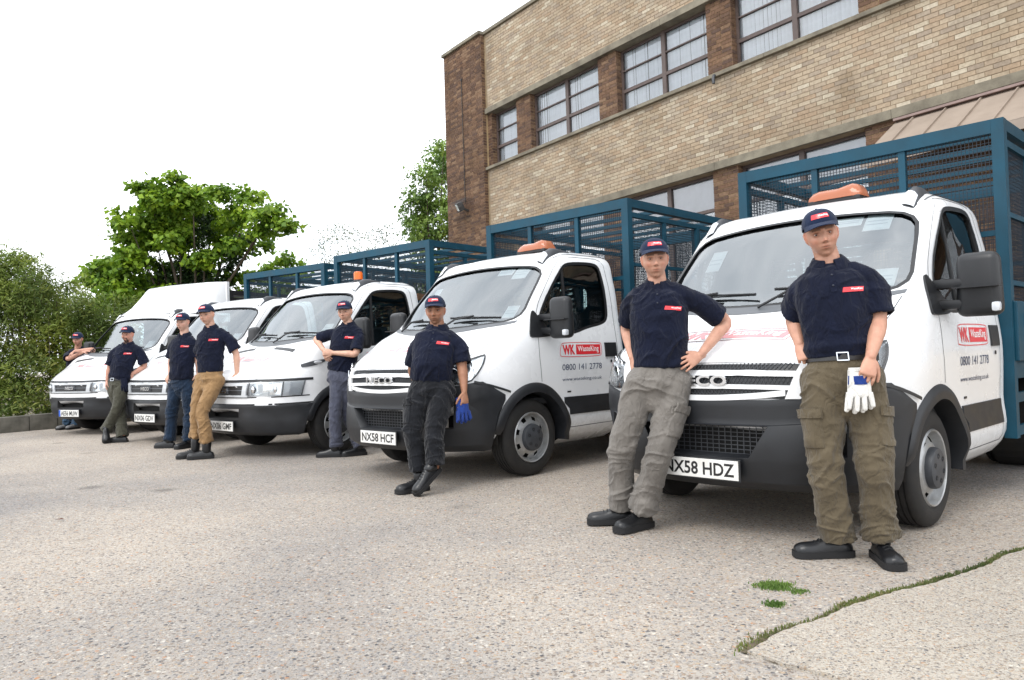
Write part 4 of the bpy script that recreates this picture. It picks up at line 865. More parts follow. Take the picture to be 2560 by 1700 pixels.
        gr = MB(); gr.box((-.115, 1.185 * sg, 1.395), (.062, .235, .008)); gr.build('mirror_band', M['black_trim'], mo)
        if new:
            l_ = MB(); l_.bbox((-.12, 1.285 * sg, 1.275), (.05, .045, .055), .015); l_.build('mirror_indicator', M['grille_lens'], mo, sm=50)
    # ---- handle, keyhole, side moulding, arch
    for sg in (1, -1):
        b = MB(); slab(b, [[sh.side(x, z, sg, .012) for x in lin(-1.05, -1.235, 5)] for z in lin(1.045, 1.185, 5)], None, lambda p: Vector((0, -.02 * sg, 0))); ho = b.build('door_handle', M['black_trim'], root)
        b = MB(); c = sh.side(-1.14, 1.0, sg, .004); b.lathe([(.014, 0), (.014, .004), (.001, .005)], 14, c=tuple(c)); b.build('keyhole', M['black_trim'], root)
        b = MB(); slab(b, [[sh.side(x if v > 0.01 else x, z, sg, .010) for x in lin(-.47 + (.06 if v > .5 else 0), -1.245, 10)] for v, z in zip(lin(0, 1, 4), lin(.515, .68, 4))], None, lambda p: Vector((0, -.02 * sg, 0))); b.build('side_moulding', M['bumper_plastic'], root)
        if new: b = MB(); slab(b, [[sh.side(x, z, sg, .004) for x in (-.46, -.51)] for z in (.722, .736)], None, lambda p: Vector((0, -.01 * sg, 0))); b.build('side_mark', M['black_trim'], root)
        b = MB(); rows = []
        for a in [R(q) for q in range(-8, 176, 4)]:
            cx, cz = -math.cos(a), math.sin(a); row = []
            for rr_, off in ((.492, .001), (.478, .016), (.44, .022), (.405, .020), (.402, -.05), (.402, -.12)):
                x, z = cx * rr_, .345 + cz * rr_; z = max(z, .27)
                yb = abs(sh.side(cx * .47, max(.345 + cz * .47, .36), 1).y); row.append((x, (yb + off) * sg, z))
            rows.append(row)
        b.grid(rows); b.build('arch_flare', M['bumper_plastic'], root, sm=40)
        b = MB(); b.grid([[(.432 * math.cos(R(q)), y * sg, .35 + .432 * math.sin(R(q))) for y in (.50, .95)] for q in range(-4, 185, 8)]); b.build('wheel_arch_liner', M['chassis'], root)
    # ---- bumper
    cols = [(0, 0), (.10, -.001), (.20, -.004), ('I', 0), (.50, -.040), (.60, -.078), (.66, -.108), (.78, -.195), (.86, -.285), (.925, -.385), (.968, -.49), (.985, -.55), (.997, -.62)]
    if new:
        zt = [.785, .785, .786, .788, .795, .805, .815, .838, .856, .868, .825, .79, .752]; zb = [.275] * 10 + [.285, .56, .69]
        fr = [0, .10, .31, .365, .55, .72, .735, .80, .92, 1.0]; fx = [.88, .955, .978, .985, .982, .972, .952, .950, .948, .935]; iz = (3, 5)
    else:
        zt = [.615] * 4 + [.615, .615, .615, .618, .62, .62, .62, .618, .615]; zb = [.255] * 10 + [.27, .53, .57]
        fr = [0, .10, .30, .53, .70, .87, .93, 1.0]; fx = [.86, .93, .965, .985, .985, .98, .965, .94]; iz = (3, 5)
    def bp(i, j, sg):
        u = cols[j]; f = fr[i]; z = zb[j] + (zt[j] - zb[j]) * f
        iw = (.30 + .12 * min(1, max(0, (z - .46) / .19))) if new else .335
        y, dx = (iw, -.018) if u[0] == 'I' else u
        x = fx[i] + dx
        if j >= 10: x = cols[j][1] + 1.0 - .01
        if j == 9: x = fx[i] * .5 + .49 + dx
        yo = y + (.006 if .1 < f < .95 else -.004) - (.03 * max(0, .12 - f) / .12)
        p = Vector((x, yo * sg, z)); h, n, _i, _d = sh.bvh.find_nearest(p)
        if z > .36 and (p - h).dot(n) < .016: p = h + n * .016
        return tuple(p)
    b = MB(); nj = len(cols); order = [(j, -1) for j in range(nj - 1, 0, -1)] + [(j, 1) for j in range(nj)]
    G = [[bp(i, j, sg) for j, sg in order] for i in range(len(fr))]; cI = {j * sg: k for k, (j, sg) in enumerate(order)}
    fog = (6, 7)
    def skip(i, j):
        a, c = order[j], order[j + 1]; ja, jb = a[0] * a[1], c[0] * c[1]
        if iz[0] <= i < iz[1] and -3 <= ja and jb <= 3: return True
        if new and iz[0] <= i < iz[1] and (min(abs(ja), abs(jb)), max(abs(ja), abs(jb))) == fog: return True
        return False
    b.grid(G, skip=skip)
    bo = b.build('bumper', M['bumper_plastic'], root, recalc=False)
    bm = bmesh.new(); bm.from_mesh(bo.data); bmesh.ops.remove_doubles(bm, verts=bm.verts, dist=1e-5); bmesh.ops.recalc_face_normals(bm, faces=bm.faces)
    be = [e for e in bm.edges if e.is_boundary]
    r_ = bmesh.ops.extrude_edge_only(bm, edges=be)
    for v in [g for g in r_['geom'] if isinstance(g, bmesh.types.BMVert)]:
        hole = v.co.x > .7 and (.40 < v.co.z < .69) and abs(v.co.y) < .83
        if hole: v.co.x -= .075; v.co.y *= (.93 if abs(v.co.y) < .5 else 1); v.co.z = .56 + (v.co.z - .56) * .86
        else: v.co = Vector((v.co.x - (.05 if abs(v.co.y) < .9 else 0), v.co.y * .955, v.co.z))
    for f in [g for g in r_['geom'] if isinstance(g, bmesh.types.BMFace)]:
        c = f.calc_center_median()
        if c.x > .7 and .40 < c.z < .69 and abs(c.y) < .83: f.material_index = 1
    bo.data.materials.append(M['recess_dark'] if not new else M['bumper_plastic'])  # old bumper: shade painted onto the inner walls of the opening
    bmesh.ops.recalc_face_normals(bm, faces=bm.faces); bm.to_mesh(bo.data); bm.free(); smooth(bo.data, 28)
    md = bo.modifiers.new('bev', 'BEVEL'); md.width = .007; md.segments = 2; md.limit_method = 'ANGLE'; md.angle_limit = R(28); apply_mods(bo); smooth(bo.data, 45)
    b = MB(); b.b(.84, .845, -.45, .45, .42, .68); b.build('intake_back', M['recess_dark'], bo)
    if new:
        b = MB()
        for y in lin(-.36, .36, 19): b.b(.888, .892, y - .002, y + .002, .47, .65)
        for z in lin(.475, .645, 8): b.b(.886, .890, -.40, .40, z - .002, z + .002)
        tag(b.build('intake_mesh', M['hub_grey'], bo), kind='stuff')
        for sg in (1, -1): b = MB(); b.b(.70, .705, .63 * sg, .80 * sg, .42, .68); b.build('fog_recess', M['recess_dark'], bo)
    # ---- nose
    if new:
        b = MB(); ub = lin(-1, 1, 29)
        patch(b, lambda u, v: sh.front(u * (.51 + .085 * v), .805 + .185 * v - .012 * u * u, .003), ub, lin(0, 1, 7)); gro = b.build('grille', M['black_trim'], root, sm=0)
        def barr(z0, z1, wd, nm, dep=.022, cv=.010):
            q = MB(); slab(q, [[sh.front(u * wd, z - cv * u * u, dep) for u in ub] for z in (z0, (z0 + z1) / 2, z1)], None, lambda p: Vector((-dep * 1.1, 0, 0))); q.build(nm, M['white_paint'], gro, sm=30)
        barr(.922, .950, .57, 'grille_bar', .018); barr(.852, .876, .54, 'grille_bar', .018); barr(.782, .814, .505, 'grille_lip', .019, -.03)
        for sg in (1, -1):
            q = MB(); slab(q, [[sh.front(sg * (.575 + .075 * u - .07 * (1 - v)), .795 + .20 * v, .024) for u in lin(0, 1, 4)] for v in lin(0, 1, 7)], None, lambda p: Vector((-.03, 0, 0))); q.build('grille_side', M['white_paint'], gro, sm=30)
        hx = MB()
        for z0, z1 in ((.955, .988), (.880, .918), (.818, .848)):
            for k in range(46):
                y = -.53 + k * .0232
                for dz in (1, -1):
                    a, c = sh.front(y, z0 if dz > 0 else z1, .006), sh.front(y + .022, z1 if dz > 0 else z0, .006); hx.bar(a, c, .003, .003)
        tag(hx.build('grille_mesh', M['hub_grey'], gro), kind='stuff')
        V, F = text_mesh('IVECO', depth=.12, bold=.03); wd, hg = V[:, 0].max(), V[:, 1].max(); q = MB(); q.add([(sh.front(0, .90, 0).x + .012 + (v[2] + .12) * .09, -.19 + .38 * v[0] / wd, .868 + .062 * v[1] / hg) for v in V], F); q.build('badge', M['chrome'], gro, sm=30, recalc=False)
        for sg in (1, -1):
            A, B_, C_, D_ = Vector((.845, .60 * sg, .835)), Vector((.655, .905 * sg, .872)), Vector((.47, .915 * sg, 1.118)), Vector((.765, .665 * sg, 1.012))
            def hl(u, v, off): return sh.near((A * (1 - u) + B_ * u) * (1 - v) + (D_ * (1 - u) + C_ * u) * v + Vector((.05, .04 * sg, 0)) * (4 * u * (1 - u)) , off)
            us, vs2 = lin(0, 1, 11), lin(0, 1, 11)
            def rd(u, v):   # soften corners
                a, c = 2 * u - 1, 2 * v - 1; return (.5 + .5 * a * math.sqrt(max(0, 1 - .22 * c * c)), .5 + .5 * c * math.sqrt(max(0, 1 - .22 * a * a)))
            b = MB(); b.grid([[hl(*rd(u, v), .003) for u in us] for v in vs2]); ho = b.build('headlight', M['lamp_reflector'], root, sm=0)
            b = MB(); b.grid([[hl(*rd(u, v), .014) for u in us] for v in vs2]); b.build('headlight_lens', M['lens_clear'], ho, sm=0)
            for u, v, r2 in ((.36, .42, .062), (.62, .72, .045), (.22, .78, .04)):
                c = hl(u, v, .004); q = MB(); q.lathe([(r2, 0), (r2 * .96, .006), (r2 * .6, -.004), (.004, -.006)], 20, 'X', c=(0, 0, 0)); o_ = q.build('lamp_bowl', M['chrome'], ho, sm=40); o_.location = c; o_.rotation_euler = (0, 0, R(38 * sg)); q2 = None
            per = [hl(*rd(u, 0), .010) for u in us] + [hl(*rd(1, v), .010) for v in vs2[1:]] + [hl(*rd(u, 1), .010) for u in us[-2::-1]] + [hl(*rd(0, v), .010) for v in vs2[-2:0:-1]]
            b = MB(); ribbon(b, per, .014, True, lambda p: Vector((p.x * .6, p.y, .3))); b.build('headlight_rim', M['black_trim'], ho)
            # black seam between wing and bumper
            P = [sh.near(p, .018) for p in interp([(.66, .92 * sg, .872), (.50, .97 * sg, .83), (.40, .99 * sg, .80), (.31, 1.0 * sg, .77)], 10)]; b = MB(); ribbon(b, P, .020, False, (0, sg, 0)); b.build('wing_seam', M['black_trim'], root)
    else:
        b = MB(); ub = lin(-1, 1, 33)
        def band(z0, z1, ymax, off, nm, m, par, dep=.012, nu=33, y0=None):
            q = MB(); us = lin(-ymax, ymax, nu) if y0 is None else lin(y0, ymax, nu)
            slab(q, [[sh.front(y, z, off) if abs(y) < .70 else sh.near((.93 - max(0, abs(y) - .55) * .95, y * 1.02, z), off) for y in us] for z in lin(z0, z1, 3)], None, lambda p: Vector((-dep, 0, 0))); return q.build(nm, m, par, sm=30)
        go = band(.705, .855, .50, .004, 'grille', M['black_trim'], root)
        for z0, z1 in ((.832, .857), (.703, .725)): band(z0, z1, .505, .020, 'grille_frame', M['grille_frame'], go, .022)
        for sg in (1, -1):
            q = MB(); slab(q, [[sh.front(sg * (y - .03 * (1 - v)), .704 + .152 * v, .020) for y in (.43, .47, .505)] for v in (0, .5, 1)], None, lambda p: Vector((-.02, 0, 0))); q.build('grille_frame', M['grille_frame'], go)
        band(.778, .783, .42, .014, 'grille_bar', M['chrome_side'], go, .012)
        V, F = text_mesh('IVECO', depth=.12, bold=.04); wd, hg = V[:, 0].max(), V[:, 1].max(); q = MB(); q.add([(sh.front(0, .78, 0).x + .016 + (v[2] + .12) * .05, -.105 + .21 * v[0] / wd, .752 + .052 * v[1] / hg) for v in V], F); q.build('badge', M['chrome'], go, recalc=False)
        q = MB(); q.bbox((sh.front(0, .78, 0).x + .006, 0, .778), (.016, .25, .075), .004); q.build('badge_plate', M['hub_grey'], go)
        ub2 = lin(-.97, .97, 41)
        def wrapP(y, z, off):
            a = abs(y)
            if a < .62: return sh.front(y, z, off)
            t = (a - .62) / .35; return sh.side(.84 - t * .46, z, 1 if y > 0 else -1, off)
        def wrap(z0, z1, lim, off, nm, m):
            q = MB(); slab(q, [[wrapP(y, z + .012 * (abs(y) / .9) ** 2, off) for y in lin(-lim, lim, 41)] for z in (z0, (z0 + z1) / 2, z1)], None, lambda p: Vector((-.01, -.008 * (1 if p[1] > .6 else (-1 if p[1] < -.6 else 0)), 0))); q.build(nm, m, root, sm=30)
        wrap(.868, .897, .965, .007, 'bonnet_trim', M['black_trim']); wrap(.690, .702, .93, .005, 'lower_trim', M['black_trim']); wrap(.606, .622, .97, .003, 'bumper_gap', M['recess_dark'])
        for sg in (1, -1):
            def lp(u, v, off): return wrapP(sg * (.525 + .37 * u - .035 * u * (1 - v)), .712 + (.148 + .02 * u) * v, off)
            b = MB(); b.grid([[lp(u, v, .003) for u in lin(0, 1, 11)] for v in lin(0, 1, 4)]); ho = b.build('headlight', M['grille_frame'], root, sm=0)
            b = MB(); b.grid([[lp(u, v, .007) for u in lin(.05, .50, 7)] for v in lin(.1, .9, 4)]); b.build('main_lamp', M['lamp_reflector'], ho, sm=0)
            b = MB(); b.grid([[lp(u, v, .007) for u in lin(.57, .93, 7)] for v in lin(.08, .92, 4)]); b.build('indicator_lamp', M['grille_lens'], ho, sm=0)
            b = MB(); b.grid([[lp(u, v, .013) for u in lin(0, .98, 11)] for v in lin(0.02, .98, 4)]); b.build('headlight_lens', M['lens_clear'], ho, sm=0)
            for u in (.02, .53, .99): b = MB(); ribbon(b, [lp(u, v, .015) for v in lin(0, 1, 6)], .018, False, (1, .4 * sg, 0)); b.build('headlight_rim', M['hub_grey'], ho)
            for u in (.16, .38): c = lp(u, .5, .009); q = MB(); q.lathe([(.042, .0), (.030, .006), (.004, .010)], 18, 'X', c=tuple(c)); q.build('lamp_bowl', M['chrome'], ho, sm=40)
            # wing repeater in its dark teardrop
            tz = lambda u: 1.035 + .062 * u
            b = MB(); slab(b, [[sh.side(.50 - .28 * u, tz(u) - .022 * math.sin(math.pi * (.15 + .75 * u)) + v * (.012 + .040 * math.sin(math.pi * (.15 + .75 * u))), sg, .009) for u in lin(0, 1, 9)] for v in (0, .5, 1)], None, lambda p: Vector((0, -.014 * sg, 0))); ro = b.build('wing_repeater', M['hub_grey'], root, sm=30)
            c = sh.side(.31, tz(.7), sg, .012); b = MB(); bm = bmesh.new(); bmesh.ops.create_uvsphere(bm, u_segments=14, v_segments=8, radius=1)
            for v in bm.verts: v.co = Vector((v.co.x * .062, v.co.y * .014, v.co.z * .021))
            b.bm(bm, None, c); b.build('repeater_lens', M['grille_lens'], ro, sm=0)
            # bonnet vents
            b = MB(); slab(b, [[sh.top(.37 + .045 * v + .02 * u, sg * (.22 + .44 * u), .004) for u in lin(0, 1, 8)] for v in (0, 1)], None, lambda p: Vector((0, 0, -.01))); b.build('bonnet_vent', M['black_trim'], root)
    # ---- bonnet logo
    def bon(x, y, off): return sh.top(x, y, off)
    lg = MB(); 
    def lgp(u, v, off): return bon(.665 - .105 * v - .0 * u, -.40 + .80 * u + .05 * v, off)
    frm = [(0, 0), (1, 0), (1, 1), (0, 1)]
    per = interp([Vector((a, c, 0)) for a, c in frm + [(0, 0)]], 60)[:-1]; ribbon(lg, [lgp(p.x, p.y, .002) for p in per], .008, True, (0, 0, 1)); lo = lg.build('bonnet_logo', M['glare_red'], root, recalc=False)
    q = MB(); q.grid([[lgp(u, v, .002) for u in lin(.36, .97, 13)] for v in lin(.14, .86, 4)]); q.build('logo_block', M['glare_red'], lo)
    V, F = text_mesh('WK', bold=.04, shear=.1); wd, hg = V[:, 0].max(), V[:, 1].max(); q = MB(); q.add([lgp(.05 + .27 * v[0] / wd, .14 + .72 * v[1] / hg, .002) for v in V], F); q.build('lettering', M['glare_red'], lo, recalc=False)
    V, F = text_mesh('WasteKing', shear=.08, bold=.012); wd, hg = V[:, 0].max(), V[:, 1].max(); q = MB(); q.add([lgp(.41 + .52 * v[0] / wd, .20 + .62 * v[1] / hg, .0034) for v in V], F); q.build('lettering', M['sign_white'], lo, recalc=False)
    # ---- windscreen stickers
    for (y0, y1, z0, z1, mm) in ((.66, .78, 1.44, 1.555, 'sign_white'),) + (((.50, .66, 1.83, 1.95, 'sign_white'), (.30, .48, 1.88, 1.945, 'sign_white'), (-.60, -.47, 1.66, 1.82, 'sign_white')) if new else ((.36, .46, 1.43, 1.47, 'sign_white'),)):
        b = MB(); b.grid([[sh.front(y, z, 0) + Vector((-.024, 0, -.008)) for y in lin(y0, y1, 4)] for z in lin(z0, z1, 4)]); so = b.build('windscreen_sticker', M[mm], root)
        b = MB()
        for z in (z0 + (z1 - z0) * .35, z0 + (z1 - z0) * .55): b.grid([[sh.front(y, z + d, 0) + Vector((-.022, 0, -.007)) for y in lin(y0 + .015, y1 - .02, 4)] for d in (0, .006)])
        b.build('sticker_print', M['blind_grey'], so)
    # ---- door sign and numbers (left side)
    def sp(u, v, off): return sh.side(-.375 - .625 * u, 1.055 + .135 * v, 1, off)
    b = MB(); per = chaikin([(-.03, .22), (.0, 0), (.95, 0), (.99, .2), (1.0, .8), (.97, 1), (.05, 1), (.015, .8)], 2); per = dens(per, .05); ribbon(b, [sp(u, v, .0022) for u, v in per], .006, True, (0, 1, 0)); so = b.build('door_sign', M['sign_red'], root, recalc=False)
    b = MB(); blk = [[(.355 + .03 * (1 - abs(2 * v - 1)) * 0 + .60 * u + .012 * v * (1 - 0), .15 + .70 * v) for u in lin(0, 1, 8)] for v in lin(0, 1, 4)]; b.grid([[sp(u, v, .002) for u, v in r_] for r_ in blk]); b.build('logo_block', M['sign_red'], so)
    V, F = text_mesh('WK', bold=.045, shear=.0); wd, hg = V[:, 0].max(), V[:, 1].max(); q = MB(); q.add([sp(.045 + .285 * v[0] / wd, .15 + .70 * v[1] / hg, .002) for v in V], F); q.build('lettering', M['sign_red'], so, recalc=False)
    V, F = text_mesh('WasteKing', bold=.01); wd, hg = V[:, 0].max(), V[:, 1].max(); q = MB(); q.add([sp(.40 + .515 * v[0] / wd, .24 + .52 * v[1] / hg, .0032) for v in V], F); q.build('lettering', M['sign_white'], so, recalc=False)
    text_side(sh, '0800 141 2778', -.385, -.985, .930, .988, .002, M['sign_navy'], 'phone_number', root)
    text_side(sh, 'www.wasteking.co.uk', -.385, -.985, .820, .862, .002, M['sign_navy'], 'web_address', root)
    # ---- wheels and chassis
    for sg in (1, -1):
        wheel_parts(root, 0, sg)
        wheel_parts(root, -3.0, sg, True)
    b = MB()
    for y in (-.42, .42): b.b(-4.1, .7, y - .035, y + .035, .52, .68)
    for x in (-3.9, -2.4, -1.6, -.9, .55): b.b(x - .04, x + .04, -.40, .40, .54, .66)
    b.tube([(0, -.75, .345), (0, .75, .345)], .05, 10); b.tube([(-3, -.75, .345), (-3, .75, .345)], .07, 10); b.b(-.6, .5, -.3, .3, .26, .62); b.b(-2.2, -1.5, .48, .86, .42, .80); b.build('chassis', M['chassis'], root)
    b = MB()
    for sg in (1, -1): b.b(.25, .45, .55 * sg, .60 * sg, .25, .6)
    return root, sh
def plate(root, txt, z=.39, blue=False):
    b = MB(); b.bbox((.990, 0, z), (.010, .545, .128), .004); po = b.build('number_plate_holder', M['black_trim'], root)
    b = MB(); b.bbox((.995, 0, z), (.008, .52, .111), .003); b.build('number_plate', M['plate_white'], po)
    V, F = text_mesh(txt, bold=.022); wd, hg = V[:, 0].max(), V[:, 1].max(); y0, w2 = (-.235, .47) if not blue else (-.20, .44)
    b = MB(); b.add([(1.0000, y0 + w2 * v[0] / wd, z - .038 + .076 * v[1] / hg) for v in V], F); b.build('lettering', M['plate_black'], po, recalc=False)
    if blue: b = MB(); b.add([(1.0000, -.258, z - .053), (1.0000, -.213, z - .053), (1.0000, -.213, z + .053), (1.0000, -.258, z + .053)], [(0, 1, 2, 3)]); b.build('plate_band', M['plate_blue'], po, recalc=False)
def wires(b, o, u, v, nu, nv, t=.0040):
    """wire panel: origin o, spans u and v"""
    o, u, v = Vector(o), Vector(u), Vector(v); n = u.cross(v).normalized()
    def strip(a, c, off):
        d = (c - a).normalized(); s_ = d.cross(n) * t * .5; m_ = n * t * .5; k = len(b.v); q = n * off
        for p in (a + q, c + q): b.v += [tuple(p - s_ - m_), tuple(p + s_ - m_), tuple(p + s_ + m_), tuple(p - s_ + m_)]
        for j in range(4): b.f.append((k + j, k + (j + 1) % 4, k + 4 + (j + 1) % 4, k + 4 + j)); b.mi.append(b.cur)
    for i in range(1, nu): strip(o + u * i / nu, o + u * i / nu + v, t * .5)
    for i in range(1, nv): strip(o + v * i / nv, o + v * i / nv + u, -t * .5)
def cage(root, mcol='cage_blue', mw='mesh_wire', top=2.68, x0=-1.5, x1=-4.25, W=1.05):
    c = empty('cage', (0, 0, 0)); c.parent = root
    def bar(nm, a, e, wd, h, up=(0, 0, 1)): b = MB(); b.bar(a, e, wd, h, up); return b.build(nm, M[mcol], c)
    dk = .93; ds = 1.36; e = .04
    for x in (x0, x1):
        for sg in (1, -1): bar('corner_post', (x, (W - e) * sg, dk - (.55 if x == x0 else 0)), (x, (W - e) * sg, top), .08, .08, (1, 0, 0))
        bar('top_rail', (x, -(W - .081), top - .05), (x, W - .081, top - .05), .078, .10)
        for y in (-.35, .35): bar('upright', (x, y, dk + .05), (x, y, top - .101), .05, .05, (1, 0, 0))
        bar('mid_rail', (x, -(W - .081), 1.86), (x, W - .081, 1.86), .036, .04)
    for sg in (1, -1):
        yy = (W - e) * sg
        bar('top_rail', (x0 - .041, yy, top - .045), (x1 + .041, yy, top - .045), .078, .085)
        bar('door_rail', (x0 - .041, yy, top - .16), (x1 + .041, yy, top - .16), .05, .05)
        for k, x in enumerate((-2.18, -2.86, -3.54)): bar('upright', (x, yy, dk), (x, yy, top - .19), .05 if k != 1 else .08, .05, (1, 0, 0))
        for z in (1.50, 2.0): bar('mid_rail', (x0 - .041, yy, z), (x1 + .041, yy, z), .034, .036)
        b = MB(); b.bbox(((x0 + x1) / 2, (W + .012) * sg, (dk + ds) / 2), (x0 - x1, .03, ds - dk), .008)
        for x in lin(x0 - .25, x1 + .25, 6): b.b(x - .03, x + .03, (W + .026) * sg, (W + .036) * sg, dk + .03, ds - .03)
        b.build('drop_side', M[mcol], c)
        for z in (.42, .66): bar('side_guard', (x0 - .04, yy, z), (x0 - 1.15, yy, z), .03, .07)
        for x in (x0 - .2, x1 + .2): b = MB(); b.bbox((x, (W + .036) * sg, 1.22), (.06, .03, .10), .01); b.build('latch', M['hub_grey'], c, sm=40)
    for x in lin(x0 - .35, x1 + .35, 6): bar('roof_bar', (x, -(W - .081), top - .03), (x, W - .081, top - .03), .04, .04)
    b = MB(); b.bbox(((x0 + x1) / 2, 0, .86), (x0 - x1 + .06, 2 * W - .02, .12), .01); b.build('deck', M[mcol], c)
    b = MB(); b.b(x1, x1 + .03, -(W - .09), W - .09, dk, ds); b.build('tail_board', M[mcol], c)
    for sg in (1, -1): b = MB(); b.lathe([(.40, .58 * sg), (.40, 1.02 * sg)], 30, c=(-3.0, 0, .38)); q = b.build('mudguard', M['chassis'], c)
    w_ = MB(); pt = .028
    wires(w_, (x0, -(W - .08), dk + .06), (0, 2 * W - .16, 0), (0, 0, top - .1 - dk - .06), int((2 * W) / pt), int((top - dk - .16) / pt))
    wires(w_, (x1, -(W - .08), ds), (0, 2 * W - .16, 0), (0, 0, top - .1 - ds), int((2 * W) / pt / 1.3), int((top - ds - .1) / pt / 1.3))
    for sg in (1, -1): wires(w_, (x0 - .04, (W - e) * sg, ds), (x1 - x0 + .08, 0, 0), (0, 0, top - .18 - ds), int((x0 - x1) / pt), int((top - ds - .18) / pt))
    tag(w_.build('wire_mesh', M[mw], c, recalc=False), kind='stuff')
    return c
def lightbar(root, y, z=2.145, x=-.80):
    G = []; prof = [(-.195, .004), (-.187, .045), (-.165, .066), (-.11, .076), (-.04, .074), (.02, .073), (.08, .086), (.13, .094), (.165, .084), (.187, .05), (.195, .004)]
    b = MB()
    for yy, hh in prof:
        sq = 1 if abs(yy) < .16 else (.85 if abs(yy) < .19 else .7)
        G.append([(x + .105 * sq * math.cos(a), y + yy, z + .01 + hh * min(1, 1.25 * math.sin(a))) for a in lin(0, math.pi, 11)])
    b.grid(G); k = len(b.v); b.f.append(tuple(range(11))); b.f.append(tuple(range(k - 11, k))); b.mi += [0, 0]
    o = b.build('light_bar', M['amber_pale'], root, sm=50)
    b = MB(); b.bbox((x, y, z), (.19, .38, .03), .008); b.build('light_bar_base', M['black_trim'], o)
    for d in (-.11, .11): b = MB(); b.lathe([(.03, -.04), (.035, 0), (.03, .03), (.001, .035)], 14, 'Z', c=(x, y + d, z + .045)); b.build('beacon_lamp', M['lamp_glow_amber'], o, sm=40)
TP = [(1.784, 5.216, -2.3738), (-.534, 7.604, -2.3384), (-2.815, 9.849, -2.2759), (-4.687, 11.772, -2.182), (-6.930, 13.659, -2.0436)]
newr, newsh = cab('new')
t2 = newr; t1 = copy_tree(newr)
oldr, oldsh = cab('old')
t3 = oldr; t4 = copy_tree(oldr); t5 = copy_tree(oldr)
t5.name = 'white_van'
for t, (x, y, a) in zip((t1, t2, t3, t4, t5), TP): t.location = (x, y, 0); t.rotation_euler = (0, 0, a)
GRP = 'white tipper trucks parked in a row'
for t, tx, lab in ((t1, 'NX58 HDZ', 'white cage truck nearest the camera, number plate NX58 HDZ, with orange light bar'), (t2, 'NX58 HCF', 'white cage truck with plate NX58 HCF, second from the right'), (t3, 'NX06 GMF', 'white older cage truck with plate NX06 GMF and round amber beacon'), (t4, 'NX06 GDV', 'white older cage truck with plate NX06 GDV, second from the left'), (t5, 'AE56 MUW', 'white truck with roof wind deflector and plate AE56 MUW, leftmost of the row')):
    plate(t, tx, .39 if t in (t1, t2) else .365, blue=(t is t5)); tag(t, lab, 'truck', GRP)
for t in (t1, t2, t3, t4): cage(t)
cage(t5, 'black_trim', 'black_wire', 2.50, -1.56)
lightbar(t1, .13); lightbar(t2, .36)
b = MB(); b.lathe([(.062, 0), (.062, .03), (.058, .035)], 20, 'Z', c=(-.85, .30, 2.135)); bo = b.build('beacon_base', M['black_trim'], t3, sm=40)
b = MB(); b.lathe([(.060, .035), (.060, .12), (.050, .14), (.02, .147), (.001, .147)], 24, 'Z', c=(-.85, .30, 2.135)); b.build('beacon', M['amber_lens'], bo, sm=40)
# roof wind deflector of the left truck
wp = [(-.50, .74, 2.03), (-.62, .80, 2.06), (-1.36, 1.02, 2.10)]
b = MB(); G = []
for x, zt_, wt, wb in ((-.47, 2.06, .60, .70), (-.70, 2.24, .66, .80), (-.95, 2.44, .74, .87), (-1.12, 2.57, .82, .93), (-1.22, 2.625, .89, .97), (-1.32, 2.655, .97, 1.02), (-1.44, 2.66, 1.02, 1.05)):
    zb_ = 2.055 if x > -1.3 else 2.02
    G.append([(x, -wb, zb_), (x, -wb + (wb - wt) * .5, (zb_ + zt_) / 2), (x, -wt, zt_ - .03), (x, -wt + .05, zt_ - .006), (x, -wt * .5, zt_ + .01), (x, 0, zt_ + .014), (x, wt * .5, zt_ + .01), (x, wt - .05, zt_ - .006), (x, wt, zt_ - .03), (x, wb - (wb - wt) * .5, (zb_ + zt_) / 2), (x, wb, zb_)])
b.grid(G); n = 11; b.f.append(tuple(range(n))); b.f.append(tuple(len(b.v) - n + j for j in range(n))); b.mi += [0, 0]
b.build('wind_deflector', M['white_paint'], t5, sm=30)
b = MB(); b.b(-1.50, -1.44, -1.055, 1.055, 1.9, 2.655); b.build('deflector_edge', M['white_paint'], t5)
# timber standing inside the third cage
pw = MB(); pw.bbox((0, 0, .6), (1.6, .03, 1.2), .004, None); po = pw.build('plywood_sheet', M['plywood']); po.location = (-1.55, 12.6, .95); po.rotation_euler = (R(8), 0, R(50)); tag(po, 'orange brown timber board inside the cage of the third truck', 'board')
# ------------------------------------------------------------------ people
def cloth(name, c, var=0.18, weave=700, sheen=0.15, wrk=.55):
    m = mat(name, c, 0.9, var=var, vscale=7, bump=0.25, bscale=weave, spec=0.2); p = m.node_tree.nodes['Principled BSDF']; p.inputs['Sheen Weight'].default_value = sheen; p.inputs['Sheen Roughness'].default_value = .5
    t = m.node_tree; bp_ = [n for n in t.nodes if n.type == 'BUMP'][0]; c = N(t, 'ShaderNodeTexCoord'); mp = N(t, 'ShaderNodeMapping'); mp.inputs['Scale'].default_value = (1, 1, .55); mp.inputs['Rotation'].default_value = (.5, .6, 0); t.links.new(c.outputs['Object'], mp.inputs[0])
    n1 = N(t, 'ShaderNodeTexNoise', inp={'Scale': 17.0, 'Detail': 3.0, 'Distortion': 1.2}); t.links.new(mp.outputs[0], n1.inputs['Vector']); ab = N(t, 'ShaderNodeMapRange', inp={1: .38, 2: .62}); t.links.new(n1.outputs[0], ab.inputs[0])
    b2 = N(t, 'ShaderNodeBump', inp={'Strength': wrk, 'Distance': .012}); t.links.new(ab.outputs[0], b2.inputs['Height']); t.links.new(bp_.outputs[0], b2.inputs['Normal']); t.links.new(b2.outputs[0], p.inputs['Normal']); return m
cloth('navy_polo', (0.0038, 0.0062, 0.019), .25, 900, .06); cloth('navy_cap', (0.0085, 0.017, 0.045), .2, 900, .08, .15)
